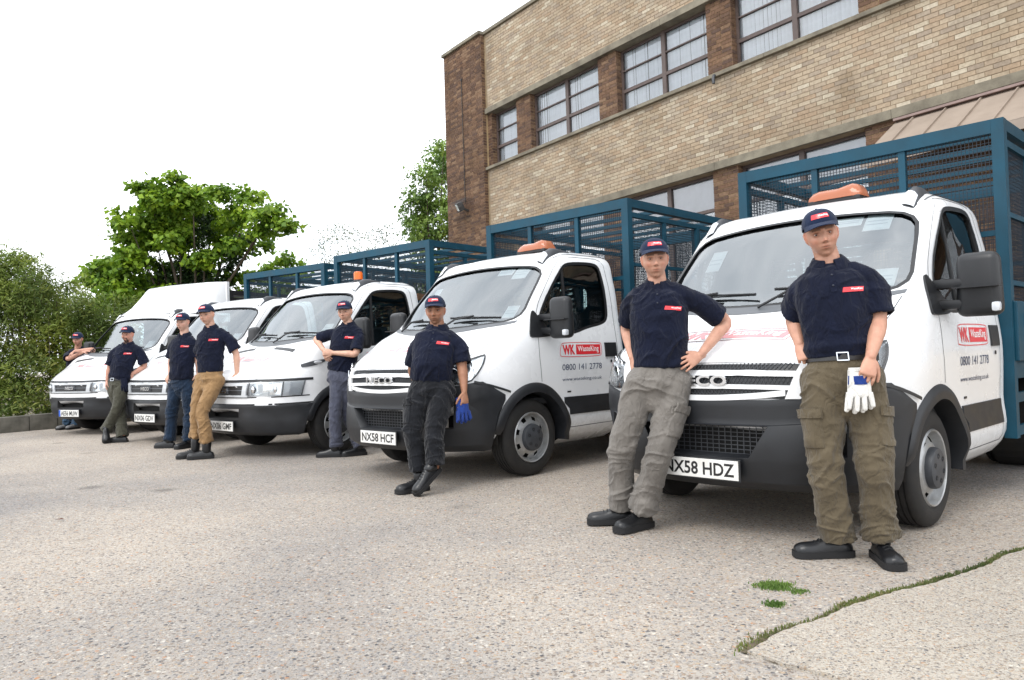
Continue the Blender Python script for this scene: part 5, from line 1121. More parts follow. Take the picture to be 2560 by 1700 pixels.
cloth('olive_cloth', (0.100, 0.080, 0.051)); cloth('grey_cloth', (0.165, 0.152, 0.137)); cloth('black_cloth', (0.0075, 0.0085, 0.0115)); cloth('slate_cloth', (0.062, 0.067, 0.095))
cloth('tan_cloth', (0.27, 0.165, 0.078)); cloth('denim', (0.008, 0.019, 0.040), .4); cloth('moss_cloth', (0.058, 0.057, 0.042)); cloth('pale_denim', (0.022, 0.050, 0.088), .4)
mat('boot_leather', (0.006, 0.0065, 0.008), 0.36, var=.3, vscale=12, bump=.12, bscale=60); mat('boot_sole', (0.008, 0.008, 0.009), 0.75, bump=.1, bscale=90); mat('grey_shoe', (0.16, 0.16, 0.165), 0.7, var=.3, vscale=20)
mat('belt_leather', (0.012, 0.011, 0.011), 0.45); mat('button', (0.02, 0.025, 0.04), 0.4); mat('eye_white', (0.55, 0.52, 0.50), 0.25); mat('iris', (0.03, 0.035, 0.04), 0.2)
cloth('glove_white', (0.68, 0.67, 0.64), .1, 300); cloth('glove_blue', (0.014, 0.040, 0.20), .2, 300); mat('ring_gold', (0.75, 0.5, 0.18), .25, metal=1)
def skin_mat():
    m = bpy.data.materials.new('skin'); m.use_nodes = True; t = m.node_tree; p = t.nodes['Principled BSDF']; a = N(t, 'ShaderNodeVertexColor', layer_name='Col')
    c = N(t, 'ShaderNodeTexCoord'); n1 = N(t, 'ShaderNodeTexNoise', inp={'Scale': 26.0, 'Detail': 5.0}); t.links.new(c.outputs['Object'], n1.inputs['Vector'])
    r_ = ramp(t, n1.outputs[0], [(.35, (.90, .84, .82)), (.6, (1.04, 1.02, 1.0))]); mu = N(t, 'ShaderNodeMix', data_type='RGBA', blend_type='MULTIPLY', inp={0: 1.0})
    t.links.new(a.outputs[0], mu.inputs[6]); t.links.new(r_.outputs[0], mu.inputs[7]); t.links.new(mu.outputs[2], p.inputs['Base Color']); p.inputs['Roughness'].default_value = .52; p.inputs['Specular IOR Level'].default_value = .4
    p.inputs['Subsurface Weight'].default_value = .05; p.inputs['Subsurface Radius'].default_value = (.012, .005, .003); p.inputs['Subsurface Scale'].default_value = 1.0
    n2 = N(t, 'ShaderNodeTexNoise', inp={'Scale': 240.0, 'Detail': 3.0}); t.links.new(c.outputs['Object'], n2.inputs['Vector']); bp_ = N(t, 'ShaderNodeBump', inp={'Strength': .12, 'Distance': .003}); t.links.new(n2.outputs[0], bp_.inputs['Height']); t.links.new(bp_.outputs[0], p.inputs['Normal'])
    M['skin'] = m
skin_mat()
def etube(b, pts, rx, ry, hint, caps=(1, 1), n=16):
    """closed elliptical loft; rx along the hint axis, ry across it; caps: 1 round, 0 flat"""
    pts = [Vector(p) for p in pts]; rx, ry = list(rx), list(ry); hint = [Vector(h) for h in hint] if isinstance(hint, list) else [Vector(hint)] * len(pts)
    if caps[0]: d = (pts[0] - pts[1]).normalized(); r0 = min(rx[0], ry[0]); k = [(.35, .94), (.7, .72), (.95, .32)]; pts = [pts[0] + d * r0 * a for a, _ in reversed(k)] + pts; rx = [rx[0] * q for _, q in reversed(k)] + rx; ry = [ry[0] * q for _, q in reversed(k)] + ry; hint = [hint[0]] * 3 + hint
    if caps[1]: d = (pts[-1] - pts[-2]).normalized(); r0 = min(rx[-1], ry[-1]); k = [(.35, .94), (.7, .72), (.95, .32)]; pts = pts + [pts[-1] + d * r0 * a for a, _ in k]; rx = rx + [rx[-1] * q for _, q in k]; ry = ry + [ry[-1] * q for _, q in k]; hint = hint + [hint[-1]] * 3
    k0 = len(b.v); m_ = len(pts)
    for i, p in enumerate(pts):
        d = (pts[min(i + 1, m_ - 1)] - pts[max(i - 1, 0)]).normalized(); a = hint[i] - d * hint[i].dot(d)
        if a.length < 1e-4: a = d.cross(Vector((.3, .9, .1)))
        a.normalize(); c = d.cross(a)
        for j in range(n):
            t = 2 * math.pi * j / n; b.v.append(tuple(p + a * math.cos(t) * rx[i] + c * math.sin(t) * ry[i]))
    for i in range(m_ - 1):
        for j in range(n): b.f.append((k0 + i * n + j, k0 + i * n + (j + 1) % n, k0 + (i + 1) * n + (j + 1) % n, k0 + (i + 1) * n + j)); b.mi.append(0)
    b.f.append(tuple(k0 + j for j in range(n))[::-1]); b.f.append(tuple(k0 + (m_ - 1) * n + j for j in range(n))); b.mi += [0, 0]
def remesh(b, voxel, it):
    o = b.build('tmp', M['skin']); md = o.modifiers.new('r', 'REMESH'); md.mode = 'VOXEL'; md.voxel_size = voxel; md.use_smooth_shade = True
    if it: s_ = o.modifiers.new('s', 'SMOOTH'); s_.factor = .5; s_.iterations = it
    me = evaluated(o); old = o.data; bpy.data.objects.remove(o); bpy.data.meshes.remove(old); me.materials.clear(); return me
def mverts(me): a = np.empty(len(me.vertices) * 3); me.vertices.foreach_get('co', a); return a.reshape(-1, 3)
def mnorm(me): a = np.empty(len(me.vertices) * 3); me.vertices.foreach_get('normal', a); return a.reshape(-1, 3)
def setv(me, V): me.vertices.foreach_set('co', V.ravel()); me.update()
def spline(P, n):
    P = [Vector(p) for p in P]; out = []
    for i in range(len(P) - 1):
        p0, p1, p2, p3 = P[max(i - 1, 0)], P[i], P[i + 1], P[min(i + 2, len(P) - 1)]
        for j in range(n):
            t = j / n; out.append(.5 * ((2 * p1) + (p2 - p0) * t + (2 * p0 - 5 * p1 + 4 * p2 - p3) * t * t + (3 * p1 - p0 - 3 * p2 + p3) * t ** 3))
    return out + [P[-1]]
def lerpn(vals, n): 
    out = []
    for i in range(len(vals) - 1): out += [vals[i] + (vals[i + 1] - vals[i]) * j / n for j in range(n)]
    return out + [vals[-1]]
G1 = lambda x, s: np.exp(-(x / s) ** 2)
def head_local(nu=96, nv=72):
    """sculpted head: x to the person's left, y forward, z up, origin mid head"""
    th = np.linspace(0, np.pi, nv + 1)[:, None]; ph = np.linspace(0, 2 * np.pi, nu + 1)[None, :-1]
    ux, uy, uz = np.sin(th) * np.sin(ph), np.sin(th) * np.cos(ph), np.cos(th) * np.ones_like(ph)
    x, y, z = .0715 * ux, .098 * uy, .118 * uz; t = np.clip(-uz, 0, 1); fr = np.clip(uy, 0, 1)
    x = x * (1 - .20 * t ** 1.9) * (1 + .05 * G1(uz - .35, .5)); y = np.where(uy < 0, y * (1 - .55 * t), y + .010 * t * fr); y = y - .006 * fr * (1 - t) * np.clip(uz, 0, 1)
    w_ = np.clip((uy - .15) / .35, 0, 1); X, Z = x, z; aX = np.abs(X)
    nose = 1.15 * G1(X, .0100 + .006 * np.clip((-.02 - Z) / .02, 0, 1)) * np.interp(Z, [-.046, -.040, -.032, -.022, .004, .018, .03], [0, .012, .031, .025, .011, .004, 0])
    d = nose + .009 * G1(Z - .029, .010) * G1(X, .05) - .019 * G1(aX - .031, .0160) * G1(Z - .005, .0115) + .006 * G1(aX - .043, .016) * G1(Z + .026, .017)
    d += .007 * G1(X, .028) * G1(Z + .063, .020) + .0045 * G1(X, .015) * G1(Z + .0575, .0045) + .0055 * G1(X, .013) * G1(Z + .0690, .0050) - .0060 * G1(X, .021) * G1(Z + .0630, .0028) + .011 * G1(X, .020) * G1(Z + .101, .013) - .004 * G1(X, .03) * G1(Z + .083, .008)
    d += -.004 * G1(aX - .024, .007) * G1(Z + .045, .012)
    y = y + d * 1.3 * w_
    x = x + np.sign(X) * .004 * G1(Z + .028, .02) * G1(uy - .55, .4)
    V = np.stack([x, y, z], -1)
    return V
HEADV = head_local()
def head_into(b, Mx):
    V = HEADV; nv, nu = V.shape[0] - 1, V.shape[1]; k = len(b.v)
    for i in range(nv + 1):
        if i in (0, nv): b.v.append(tuple(Mx @ Vector(V[i, 0])))
        else: b.v += [tuple(Mx @ Vector(p)) for p in V[i]]
    st = lambda i: k if i == 0 else k + 1 + (i - 1) * nu
    for j in range(nu):
        j2 = (j + 1) % nu; b.f.append((k, st(1) + j, st(1) + j2)); e = st(nv - 1); b.f.append((e + j, e + nu, e + j2)); b.mi += [0, 0]
        for i in range(1, nv - 1): b.f.append((st(i) + j, st(i + 1) + j, st(i + 1) + j2, st(i) + j2)); b.mi.append(0)
    for sg in (1, -1):
        P = [Mx @ Vector((sg * (.072 + a), -.012 + c, z)) for a, c, z in ((-.004, .004, -.034), (.003, .004, -.022), (.008, -.002, 0), (.010, -.006, .018), (.004, -.004, .030))]
        etube(b, P, (.006, .010, .015, .014, .007), (.005, .006, .006, .006, .004), Mx.to_3x3() @ Vector((0, 1, 0)), n=10)
def hand_into(b, wr, D, Nn, side, curl, sc=1.0, spread=1.0):
    """palm, four unequal bent fingers, thumb leaving the side of the palm"""
    D = Vector(D).normalized(); Nn = Vector(Nn); Nn = (Nn - D * Nn.dot(D)).normalized(); S = D.cross(Nn) * side; wr = Vector(wr)
    etube(b, [wr - D * .02, wr, wr + D * .035 * sc, wr + D * .07 * sc, wr + D * .088 * sc], [.026 * sc, .026 * sc, .036 * sc, .041 * sc, .040 * sc], [.020 * sc, .019 * sc, .017 * sc, .015 * sc, .012 * sc], S)
    for i, L in enumerate((.072, .080, .075, .060)):
        o = wr + D * (.084 - .004 * abs(i - 1)) * sc + S * (.031 - .0208 * i) * sc; d = (D + S * (.10 - .07 * i) * spread).normalized(); p = [o - d * .012 * sc, o]; ang = 0
        for k, (f, a) in enumerate(((.45, .9), (.32, 1.15), (.23, .8))):
            ang += curl * a * (1 + .10 * (i - 1)); p.append(p[-1] + (d * math.cos(ang) + Nn * math.sin(ang)) * L * f * sc)
        r_ = (.0092, .0090, .0084, .0078, .0066); etube(b, p, [q * sc for q in r_], [q * sc * .95 for q in r_], S, n=10)
    o = wr + D * .022 * sc + S * .026 * sc; d1 = (D * .75 + S * .62 + Nn * .30).normalized(); d2 = (D * .93 + S * .18 + Nn * (.35 + curl * .3)).normalized()
    etube(b, [o, o + d1 * .030 * sc, o + d1 * .048 * sc + d2 * .016 * sc, o + d1 * .048 * sc + d2 * .044 * sc], [.014 * sc, .0125 * sc, .0105 * sc, .008 * sc], [.013 * sc, .0115 * sc, .010 * sc, .0075 * sc], Nn, n=10)
def ridged(V, sx, sy, sz, seed):
    out = np.empty(len(V)); o = seed * 7.13
    for i, (x, y, z) in enumerate(V): out[i] = noise.noise((x * sx + o, y * sy, z * sz + o))
    return 1 - np.abs(out) * 2.2
def creases(V, seed, dirs, f, st):
    """sharp-edged cloth folds running along given oblique directions"""
    g = random.Random(seed); out = np.zeros(len(V))
    for dx, dz, w_ in dirs:
        ca = math.atan2(dz, dx); c, s_ = math.cos(ca), math.sin(ca); ox = g.uniform(0, 50)
        for i, (x, y, z) in enumerate(V):
            h_ = x * c * .8 + y * .55 * c + z * s_; k = -x * s_ + y * .5 + z * c
            wv = noise.noise((x * 6 + ox, y * 6, z * 5)); q = noise.noise((h_ * st + ox, k * f + wv * 1.1, ox)); m_ = noise.noise((x * 4.5 - ox, y * 4.5, z * 3.5 + ox))
            out[i] += w_ * (max(0., 1 - abs(q) * 4.2) ** 1.4) * min(1., max(0., .45 + m_ * 1.6))
    return out
def surf(me): return BVHTree.FromPolygons([v.co.copy() for v in me.vertices], [tuple(p.vertices) for p in me.polygons])
def stick(bv, o, d, off):
    h, n, i, q = bv.ray_cast(Vector(o), Vector(d))
    if h is None: h, n, i, q = bv.find_nearest(Vector(o))
    return h + n * off
def label_patch(bv, c, U, Vv, D, w_, h_, parent, name, txt='WasteKing'):
    b = MB(); b.grid([[stick(bv, c + U * (u * w_ / 2 + v * h_ * .12) + Vv * v * h_ / 2 - D * .3, D, .003) for u in lin(-1, 1, 9)] for v in lin(-1, 1, 4)]); o = b.build(name, M['sign_red'], parent)
    V, F = text_mesh(txt, bold=.02); wd, hg = V[:, 0].max(), V[:, 1].max(); b = MB(); b.add([stick(bv, c + U * (-.12 + .57 * v[0] / wd) * w_ + Vv * (-.28 + .56 * v[1] / hg) * h_ - D * .3, D, .0045) for v in V], F); b.build('lettering', M['sign_white'], o, recalc=False)
def boot(root, ank, dirv, heel_z=0.0, shaft=.15, m='boot_leather', ln=.295, top=None):
    d = Vector((dirv[0], dirv[1], 0)).normalized(); a = Vector(ank); hz = heel_z
    toe0 = Vector((a.x, a.y, 0)) + d * (ln - .075) * (math.cos(math.asin(min(.99, hz / ln))) if hz else 1)
    if hz: ax = (toe0 + Vector((0, 0, 0)) - (Vector((a.x, a.y, 0)) - d * .05 * (1 - hz / ln) + Vector((0, 0, hz)))).normalized()
    else: ax = d
    heel = toe0 - ax * ln; lt = ax.cross(Vector((0, 0, 1))).normalized(); up = lt.cross(ax).normalized()
    if up.z < 0: up = -up
    secs = [(0, .020, .050), (.02, .034, .066), (.07, .039, .092), (.11, .039, .098), (.145, .041, .088), (.18, .045, .072), (.22, .050, .068), (.255, .050, .066), (.28, .041, .058), (.295, .022, .044)]
    b = MB(); rows = []
    for s_, w_, h_ in secs:
        r_ = []
        for t in lin(0, math.pi, 13): r_.append(heel + ax * s_ + lt * (w_ * math.cos(t) * (1 if math.sin(t) > .01 else 1)) + up * (.026 + (h_ - .016) * math.sin(t) ** .75))
        rows.append(r_)
    b.grid(rows); n = 13; b.f.append(tuple(range(n))); b.f.append(tuple(len(b.v) - n + j for j in range(n))); b.mi += [0, 0]
    c = heel + ax * .085 + up * .085; tp = Vector(top) if top else a + Vector((0, 0, .03))
    etube(b, [c - up * .03, c, c.lerp(tp, .5), tp], [.042, .047, .050, .053], [.045, .050, .052, .055], lt, (0, 0))
    md_o = b.build('boot', M[m], root, sm=50); md = md_o.modifiers.new('s', 'SUBSURF'); md.levels = 1; md.render_levels = 1; apply_mods(md_o); smooth(md_o.data, 70)
    s_ = MB(); oT, oB = [], []
    for t, w_, _h in secs: oT.append((t, w_ + .005)); 
    P = [heel + ax * (t + (.004 if t > .2 else -.003 if t < .03 else 0)) + lt * w_ for t, w_ in oT] + [heel + ax * (t + (.004 if t > .2 else -.003 if t < .03 else 0)) - lt * w_ for t, w_ in reversed(oT)]
    k = len(P); z1, z2 = up * .034, up * .002
    s_.add([p + z1 for p in P] + [p + z2 for p in P], [tuple(range(k)), tuple(range(2 * k - 1, k - 1, -1))] + [(i, (i + 1) % k, (i + 1) % k + k, i + k) for i in range(k)]); s_.build('sole', M['boot_sole'], md_o, sm=40)
    lc = MB()
    for q in range(4):
        t = .125 + q * .022; hh = [.094, .088, .078, .070][q]; e = heel + ax * t + up * (hh + .012); lc.tube([e - lt * .022 - up * .006, e + up * .003, e + lt * .022 - up * .006], .0028, 5)
    lc.build('laces', M['boot_sole'], md_o)
def person(key, J, label, cfg):
    J = {k: Vector(v) for k, v in J.items() if len(v) == 3}
    bk = cfg.get('bulk', 1.0); vx = cfg.get('vox', .0055); sd_ = cfg['seed']
    base = Vector(((J['anR'].x + J['anL'].x) / 2, (J['anR'].y + J['anL'].y) / 2, 0))
    root = empty('person', base); tag(root, label, 'person', 'men in navy polo shirts')
    J = {k: v - base for k, v in J.items()}
    _sp = (J['neck'] - J['pelvis']).normalized(); _sl = (J['shL'] - J['shR']).normalized()
    J['shL'] = J['shL'] - _sp * cfg.get('shd', .036) - _sl * .014; J['shR'] = J['shR'] - _sp * cfg.get('shd', .036) + _sl * .014
    lat = (J['hipL'] - J['hipR']).normalized(); slat = (J['shL'] - J['shR']).normalized(); spine = (J['neck'] - J['pelvis']).normalized()
    fw = lat.cross(spine).normalized(); sfw = slat.cross(spine).normalized()
    hem = J['pelvis'] + spine * cfg.get('hem', .055); nk = J['neck']
    # ---------- head frame
    F = Vector(cfg['face']).normalized(); hu = ((J['head'] - nk).normalized() * .45 + Vector((0, 0, 1)) * .8 + Vector(cfg.get('tilt', (0, 0, 0)))).normalized(); F = (F - hu * F.dot(hu)).normalized(); lf = hu.cross(F)
    hs = cfg.get('head', 1.0)
    HM = Matrix(((lf.x * hs, F.x * hs, hu.x * hs, J['head'].x), (lf.y * hs, F.y * hs, hu.y * hs, J['head'].y), (lf.z * hs, F.z * hs, hu.z * hs, J['head'].z), (0, 0, 0, 1)))
    # ---------- body: one continuous skin surface (slim where clothes cover it)
    b = MB(); head_into(b, HM)
    nb = nk - spine * .06 + sfw * .008; etube(b, [nb - spine * .10, nb, nk.lerp(J['head'], .25) - F * .012, J['head'] - hu * .05 - F * .02], [.07 * bk, .066 * bk, .057 * bk, .056 * bk], [.055, .056, .058 * bk, .058 * bk], slat)
    etube(b, [nb, J['pelvis'] + spine * .15, J['pelvis']], [.06, .07, .06], [.05, .06, .05], lat)
    for s_ in 'RL':
        sh_, el, wr = J['sh' + s_], J['el' + s_], J['wr' + s_]; tip = J['tip' + s_]; out = slat * (1 if s_ == 'L' else -1)
        ct = nk - spine * .05; etube(b, [ct, sh_], [.035, .04], [.035, .04], spine)
        el2 = el - (el - (sh_ + wr) / 2).normalized() * .012 if (el - (sh_ + wr) / 2).length > .01 else el
        P = spline([sh_, sh_.lerp(el, .5), el2, el.lerp(wr, .35), wr], 4); ra = lerpn([.044 * bk, .046 * bk, .040 * bk, .043 * bk, .0265], 4); rb = lerpn([.046 * bk, .046 * bk, .041 * bk, .040 * bk, .0225], 4)
        etube(b, P, ra, rb, fw)
        h_ = cfg.get('hand' + s_, {}); D = (tip - wr).normalized(); pn = h_.get('palm'); pn = Vector(pn) if pn else ((J['pelvis'] - wr) - fw * .1)
        S = D.cross(pn); side = h_.get('side', 1 if S.dot(fw) > 0 else -1)
        hand_into(b, wr, D, pn, side, h_.get('curl', .35), h_.get('sc', 1.0), h_.get('spread', 1.0))
        hp, kn, an = J['hip' + s_], J['kn' + s_], J['an' + s_]
        etube(b, [J['pelvis'], hp, kn, an], [.05, .05, .04, .035], [.05, .05, .04, .035], lat)
    me = remesh(b, vx, cfg.get('sm', 2)); me.materials.append(M['skin']); V = mverts(me)
    # skin, lip, hair, beard colours; nostril, mouth slit and eye socket shade painted in
    L = (V - np.array(J['head'])) @ np.array(HM.to_3x3().normalized()) / hs; x, y, z = L[:, 0], L[:, 1], L[:, 2]; ax_ = np.abs(x); isH = (np.linalg.norm(L / np.array([.09, .12, .14]), axis=1) < 1.15)
    sk = np.array(cfg['skin']); hr = np.array(cfg.get('hair', (.05, .03, .02))); C = np.tile(sk, (len(V), 1))
    def mixc(w_, c): 
        nonlocal C
        w_ = np.clip(w_, 0, 1)[:, None]; C = C * (1 - w_) + np.array(c) * w_
    fr = isH & (y > .03)
    mixc(fr * .35 * G1(ax_ - .045, .018) * G1(z + .03, .02), sk * np.array([1.12, .72, .66])); mixc(fr * .4 * G1(ax_, .014) * G1(z + .03, .012), sk * np.array([1.1, .74, .68]))
    mixc(isH * (ax_ > .072) * .4, sk * np.array([1.1, .7, .62]))
    mixc(fr * .8 * G1(ax_, .019) * (G1(z + .0575, .0040) + G1(z + .0685, .0045)), sk * np.array([.84, .54, .50])); mixc(fr * .9 * G1(ax_, .022) * G1(z + .063, .0022), sk * .25); mixc(fr * .8 * G1(ax_ - .0085, .0042) * G1(z + .0405, .0030), sk * .25)
    mixc(fr * .85 * np.where((ax_ > .010) & (ax_ < .050), 1, 0) * G1(z - .027 + .0016 * (ax_ - .03) ** 2 / .0004, .0055), hr * .8)
    mixc(fr * .95 * G1(ax_ - .031, .0135) * G1(z - .0105, .0036), hr * .45); mixc(fr * .45 * G1(ax_ - .031, .016) * G1(z - .004, .010), sk * np.array([.60, .46, .42]))
    mixc(isH * np.clip((z - (.036 - .75 * np.clip(-y - .0, 0, .06))) / .01, 0, 1) * (y < .045), hr); mixc(isH * (y < -.02) * np.clip((z + .045) / .015, 0, 1), hr * 1.1)
    mixc(fr * cfg.get('stub', .12) * np.clip((-.046 - z) / .02, 0, 1) * (z > -.14), hr * 1.6)
    if cfg.get('goatee'): mixc(fr * .95 * (G1(ax_, .032) * np.clip((-.078 - z) / .006, 0, 1) + G1(z + .050, .006) * (ax_ < .033) + G1(ax_ - .030, .007) * np.clip((-.048 - z) / .006, 0, 1)), hr)
    at_ = me.color_attributes.new('Col', 'FLOAT_COLOR', 'POINT'); at_.data.foreach_set('color', np.concatenate([C, np.ones((len(C), 1))], 1).ravel()); smooth(me)
    body = link('body', me, root); bvb = surf(me)
    for sg in (1, -1):
        p = HM @ Vector((sg * .031, .2, .0055)); dv = -F; hp_ = stick(bvb, p, dv, 0); c = hp_ - F * .0088 * hs; e = MB(); bm = bmesh.new(); bmesh.ops.create_uvsphere(bm, u_segments=16, v_segments=10, radius=.0118 * hs); e.bm(bm, None, c)
        eo = e.build('eye', M['eye_white'], body, sm=0); e = MB(); gz_ = (F + Vector(cfg.get('gaze', (0, 0, 0)))).normalized(); q = gz_.to_track_quat('Z', 'Y').to_matrix(); e.lathe([(.0062 * hs, .0102 * hs), (.0045 * hs, .0114 * hs), (.0001, .0121 * hs)], 14, 'Z'); e.v = [tuple(q @ Vector(v) + c) for v in e.v]; e.build('iris', M['iris'], eo, sm=0)
        lm_ = 'eyelid_' + key; lm_ = M.get(lm_) or mat(lm_, tuple(q_ * .72 for q_ in cfg['skin']), .6)
        for z0_, z1_ in ((8, 88), (-80, -26)):
            e = MB(); e.grid([[c + (lf * math.sin(R(a)) * math.cos(R(t)) + F * math.cos(R(a)) * math.cos(R(t)) + hu * math.sin(R(t))) * .0127 * hs for a in range(-80, 81, 20)] for t in lin(z0_, z1_, 6)]); e.build('eyelid', lm_, eo, sm=0)
    # ---------- shirt
    b = MB(); ch = hem.lerp(nk, .60) + sfw * .012; bl = cfg.get('belly', 0)
    pts = spline([hem, hem.lerp(nk, .22) + fw * (.012 + bl), ch, hem.lerp(nk, .82), nk - spine * .035, nk - spine * .008], 3); nP = len(pts)
    rx = lerpn([.168 * bk, .166 * bk, .182 * bk, .172 * bk, .105, .068], 3); ry = lerpn([.118 * bk, (.118 + bl) * bk, .126 * bk, .110 * bk, .080, .062], 3)
    etube(b, pts, rx, ry, [lat.lerp(slat, i / (nP - 1)) for i in range(nP)], (0, 0), 28)
    sl = {}
    for s_ in 'RL':
        sh_, el = J['sh' + s_], J['el' + s_]; out = slat * (1 if s_ == 'L' else -1); inn = sh_ - out * .075 - spine * .004
        etube(b, [nk - spine * .050, nk.lerp(sh_, .55) - spine * .004, sh_ - spine * .004 - out * .012], [.056, .058, .060 * bk], [.068, .068, .070 * bk], spine, (1, 1), 20)
        end = sh_.lerp(el, cfg.get('sleeve', .86)); d = (end - sh_).normalized(); etube(b, spline([inn, sh_ - out * .018 - spine * .010, sh_.lerp(end, .35) + out * .006, sh_.lerp(end, .7), end], 3), lerpn([.055 * bk, .062 * bk, .071 * bk, .077 * bk, .082 * bk], 3), lerpn([.060 * bk, .064 * bk, .069 * bk, .072 * bk, .074 * bk], 3), fw, (1, 0), 22); sl[s_] = (end, d, .078 * bk)
    me = remesh(b, max(vx * 1.35, .0065), 10); V = mverts(me); Nm = mnorm(me)
    sp_ = (V - np.array(hem)) @ np.array(spine); f1 = creases(V, sd_, ((1, .55, 1.), (1, -.6, 1.)), 9, 3.0); f2 = ridged(V, 9, 9, 6, sd_ + 3)
    amp = .010 + .007 * np.clip(1 - np.abs(sp_ - .06) / .20, 0, 1); V = V + Nm * (np.clip(f1, -.4, 1) * amp + np.clip(f2, -.3, 1) * .003 - .003)[:, None]
    V = V + Nm * (np.clip((.035 - np.abs(sp_ - .045)) / .035, 0, 1) * (.010 if cfg.get('tuck') else .0))[:, None]
    for s_, (end, d, r_) in sl.items():    # hollow sleeve ends
        q = V - np.array(end); al = q @ np.array(d); rad = np.linalg.norm(q - al[:, None] * np.array(d), axis=1); mk = (np.abs(al) < .014) & (rad < r_ - .012); V[mk] -= np.array(d) * .05
    q = V - np.array(hem); al = q @ np.array(spine); mk = (al < .008) & (np.linalg.norm(q - al[:, None] * np.array(spine), axis=1) < .095 * bk); V[mk] += np.array(spine) * .03
    setv(me, V); me.materials.append(M['navy_polo']); smooth(me); shirt = link('shirt', me, root); bvs = surf(me)
    # collar
    cb = nk + spine * .002; axn = (J['head'] - hu * .06 - cb).normalized(); axn = (axn * .6 + spine * .6).normalized(); cl_ = slat; cf = cl_.cross(axn).normalized(); rows = []
    for a in lin(R(17), R(343), 40):
        fr_ = max(0, math.cos(a)); bkk = max(0, -math.cos(a)); ca, sa = math.cos(a), math.sin(a)
        def rp(rx_, ry_, hh): return cb + cf * (ca * ry_ + .004) + cl_ * (sa * rx_) + axn * hh
        tipf = max(0, 1 - abs(abs(math.degrees(a) if a < math.pi else 360 - math.degrees(a)) - 26) / 30)
        rows.append([rp(.060 * bk, .060 * bk, -.012 - .02 * fr_), rp(.062 * bk, .063 * bk, .028 + .016 * bkk - .016 * fr_), rp(.067 * bk, .068 * bk, .031 + .016 * bkk - .016 * fr_), rp(.086 * bk, .088 * bk, .004 + .010 * bkk - .026 * fr_ - .012 * tipf), rp(.097 * bk, .101 * bk, -.016 + .010 * bkk - .034 * fr_ - .026 * tipf)])
    b = MB(); b.grid(rows); cm = b.build('collar', M['navy_polo'], shirt, sm=0); md = cm.modifiers.new('s', 'SOLIDIFY'); md.thickness = .004; md.offset = 1; m2 = cm.modifiers.new('u', 'SUBSURF'); m2.levels = 1; apply_mods(cm); smooth(cm.data)
    # placket with buttons, chest badge
    pk = [stick(bvs, nk - spine * (.045 + .125 * t) + sfw * .35, -sfw, .003) for t in lin(0, 1, 9)]; b = MB(); ribbon(b, pk, .030, False, sfw); b.build('placket', M['navy_polo'], shirt, sm=0)
    for t in (.3, .75): c = stick(bvs, nk - spine * (.045 + .125 * t) + sfw * .35, -sfw, .005); b = MB(); bm = bmesh.new(); bmesh.ops.create_uvsphere(bm, u_segments=10, v_segments=6, radius=.0055); b.bm(bm, None, c); b.build('button', M['button'], shirt, sm=0)
    label_patch(bvs, nk - spine * .165 + slat * .088, slat, spine, -sfw, .095, .024, shirt, 'chest_logo')
    # ---------- trousers
    b = MB(); crz = (J['hipR'] + J['hipL']) / 2 - spine * cfg.get('crotch', .075)
    etube(b, [hem + spine * .015, J['pelvis'], (J['hipR'] + J['hipL']) / 2, crz], [.158 * bk, .166 * bk, .172 * bk, .13 * bk], [.112 * bk, .118 * bk, .124 * bk, .09 * bk], lat, (0, 1), 26); lg = cfg.get('legw', 1.0); ends = {}
    for s_ in 'RL':
        hp, kn, an = J['hip' + s_], J['kn' + s_], J['an' + s_]; e = an.copy(); e = an + (kn - an).normalized() * cfg.get('cuff', -.01)
        P = spline([hp + spine * .02, hp.lerp(kn, .45), kn, kn.lerp(e, .5), e], 4)
        etube(b, P, lerpn([.094 * bk * lg, .092 * bk * lg, .076 * lg, .076 * lg, .078 * lg * cfg.get('hemw', 1)], 4), lerpn([.102 * bk * lg, .098 * bk * lg, .080 * lg, .082 * lg, .084 * lg * cfg.get('hemw', 1)], 4), lat, (1, 0), 20); ends[s_] = (e, (e - kn).normalized())
    me = remesh(b, cfg.get('tvox', max(vx * 1.35, .0065)), 3); V = mverts(me); Nm = mnorm(me)
    kz = (J['knR'].z + J['knL'].z) / 2; az = (J['anR'].z + J['anL'].z) / 2
    f1 = creases(V, sd_ + 9, ((1, .7, 1.), (1, -.5, .9)), 9, 3.2); f2 = creases(V, sd_ + 12, ((1, .15, 1.), (1, -.35, .8)), 17, 5.0); f3 = ridged(V, 7, 7, 3.5, sd_ + 15)
    zz = V[:, 2]; wk = np.exp(-((zz - kz) / .13) ** 2); wa = np.exp(-((zz - az) / .13) ** 2); wc = np.exp(-((zz - J['hipR'].z + .05) / .10) ** 2)
    V = V + Nm * (np.clip(f1, -.5, 1) * (.008 + .010 * wk + .008 * wa + .011 * wc) + f2 * (.002 + .013 * wa + .007 * wk) + np.clip(f3, -.3, 1) * .006 - .008)[:, None] * cfg.get('fold', 1.0)
    for s_, (e, d) in ends.items():
        q = V - np.array(e); al = q @ np.array(d); rad = np.linalg.norm(q - al[:, None] * np.array(d), axis=1); mk = (np.abs(al) < .016) & (rad < .064 * lg * cfg.get('hemw', 1)); V[mk] -= np.array(d) * .04
    setv(me, V); me.materials.append(M[cfg['trouser']]); smooth(me); tr = link('trousers', me, root); bvt = surf(me)
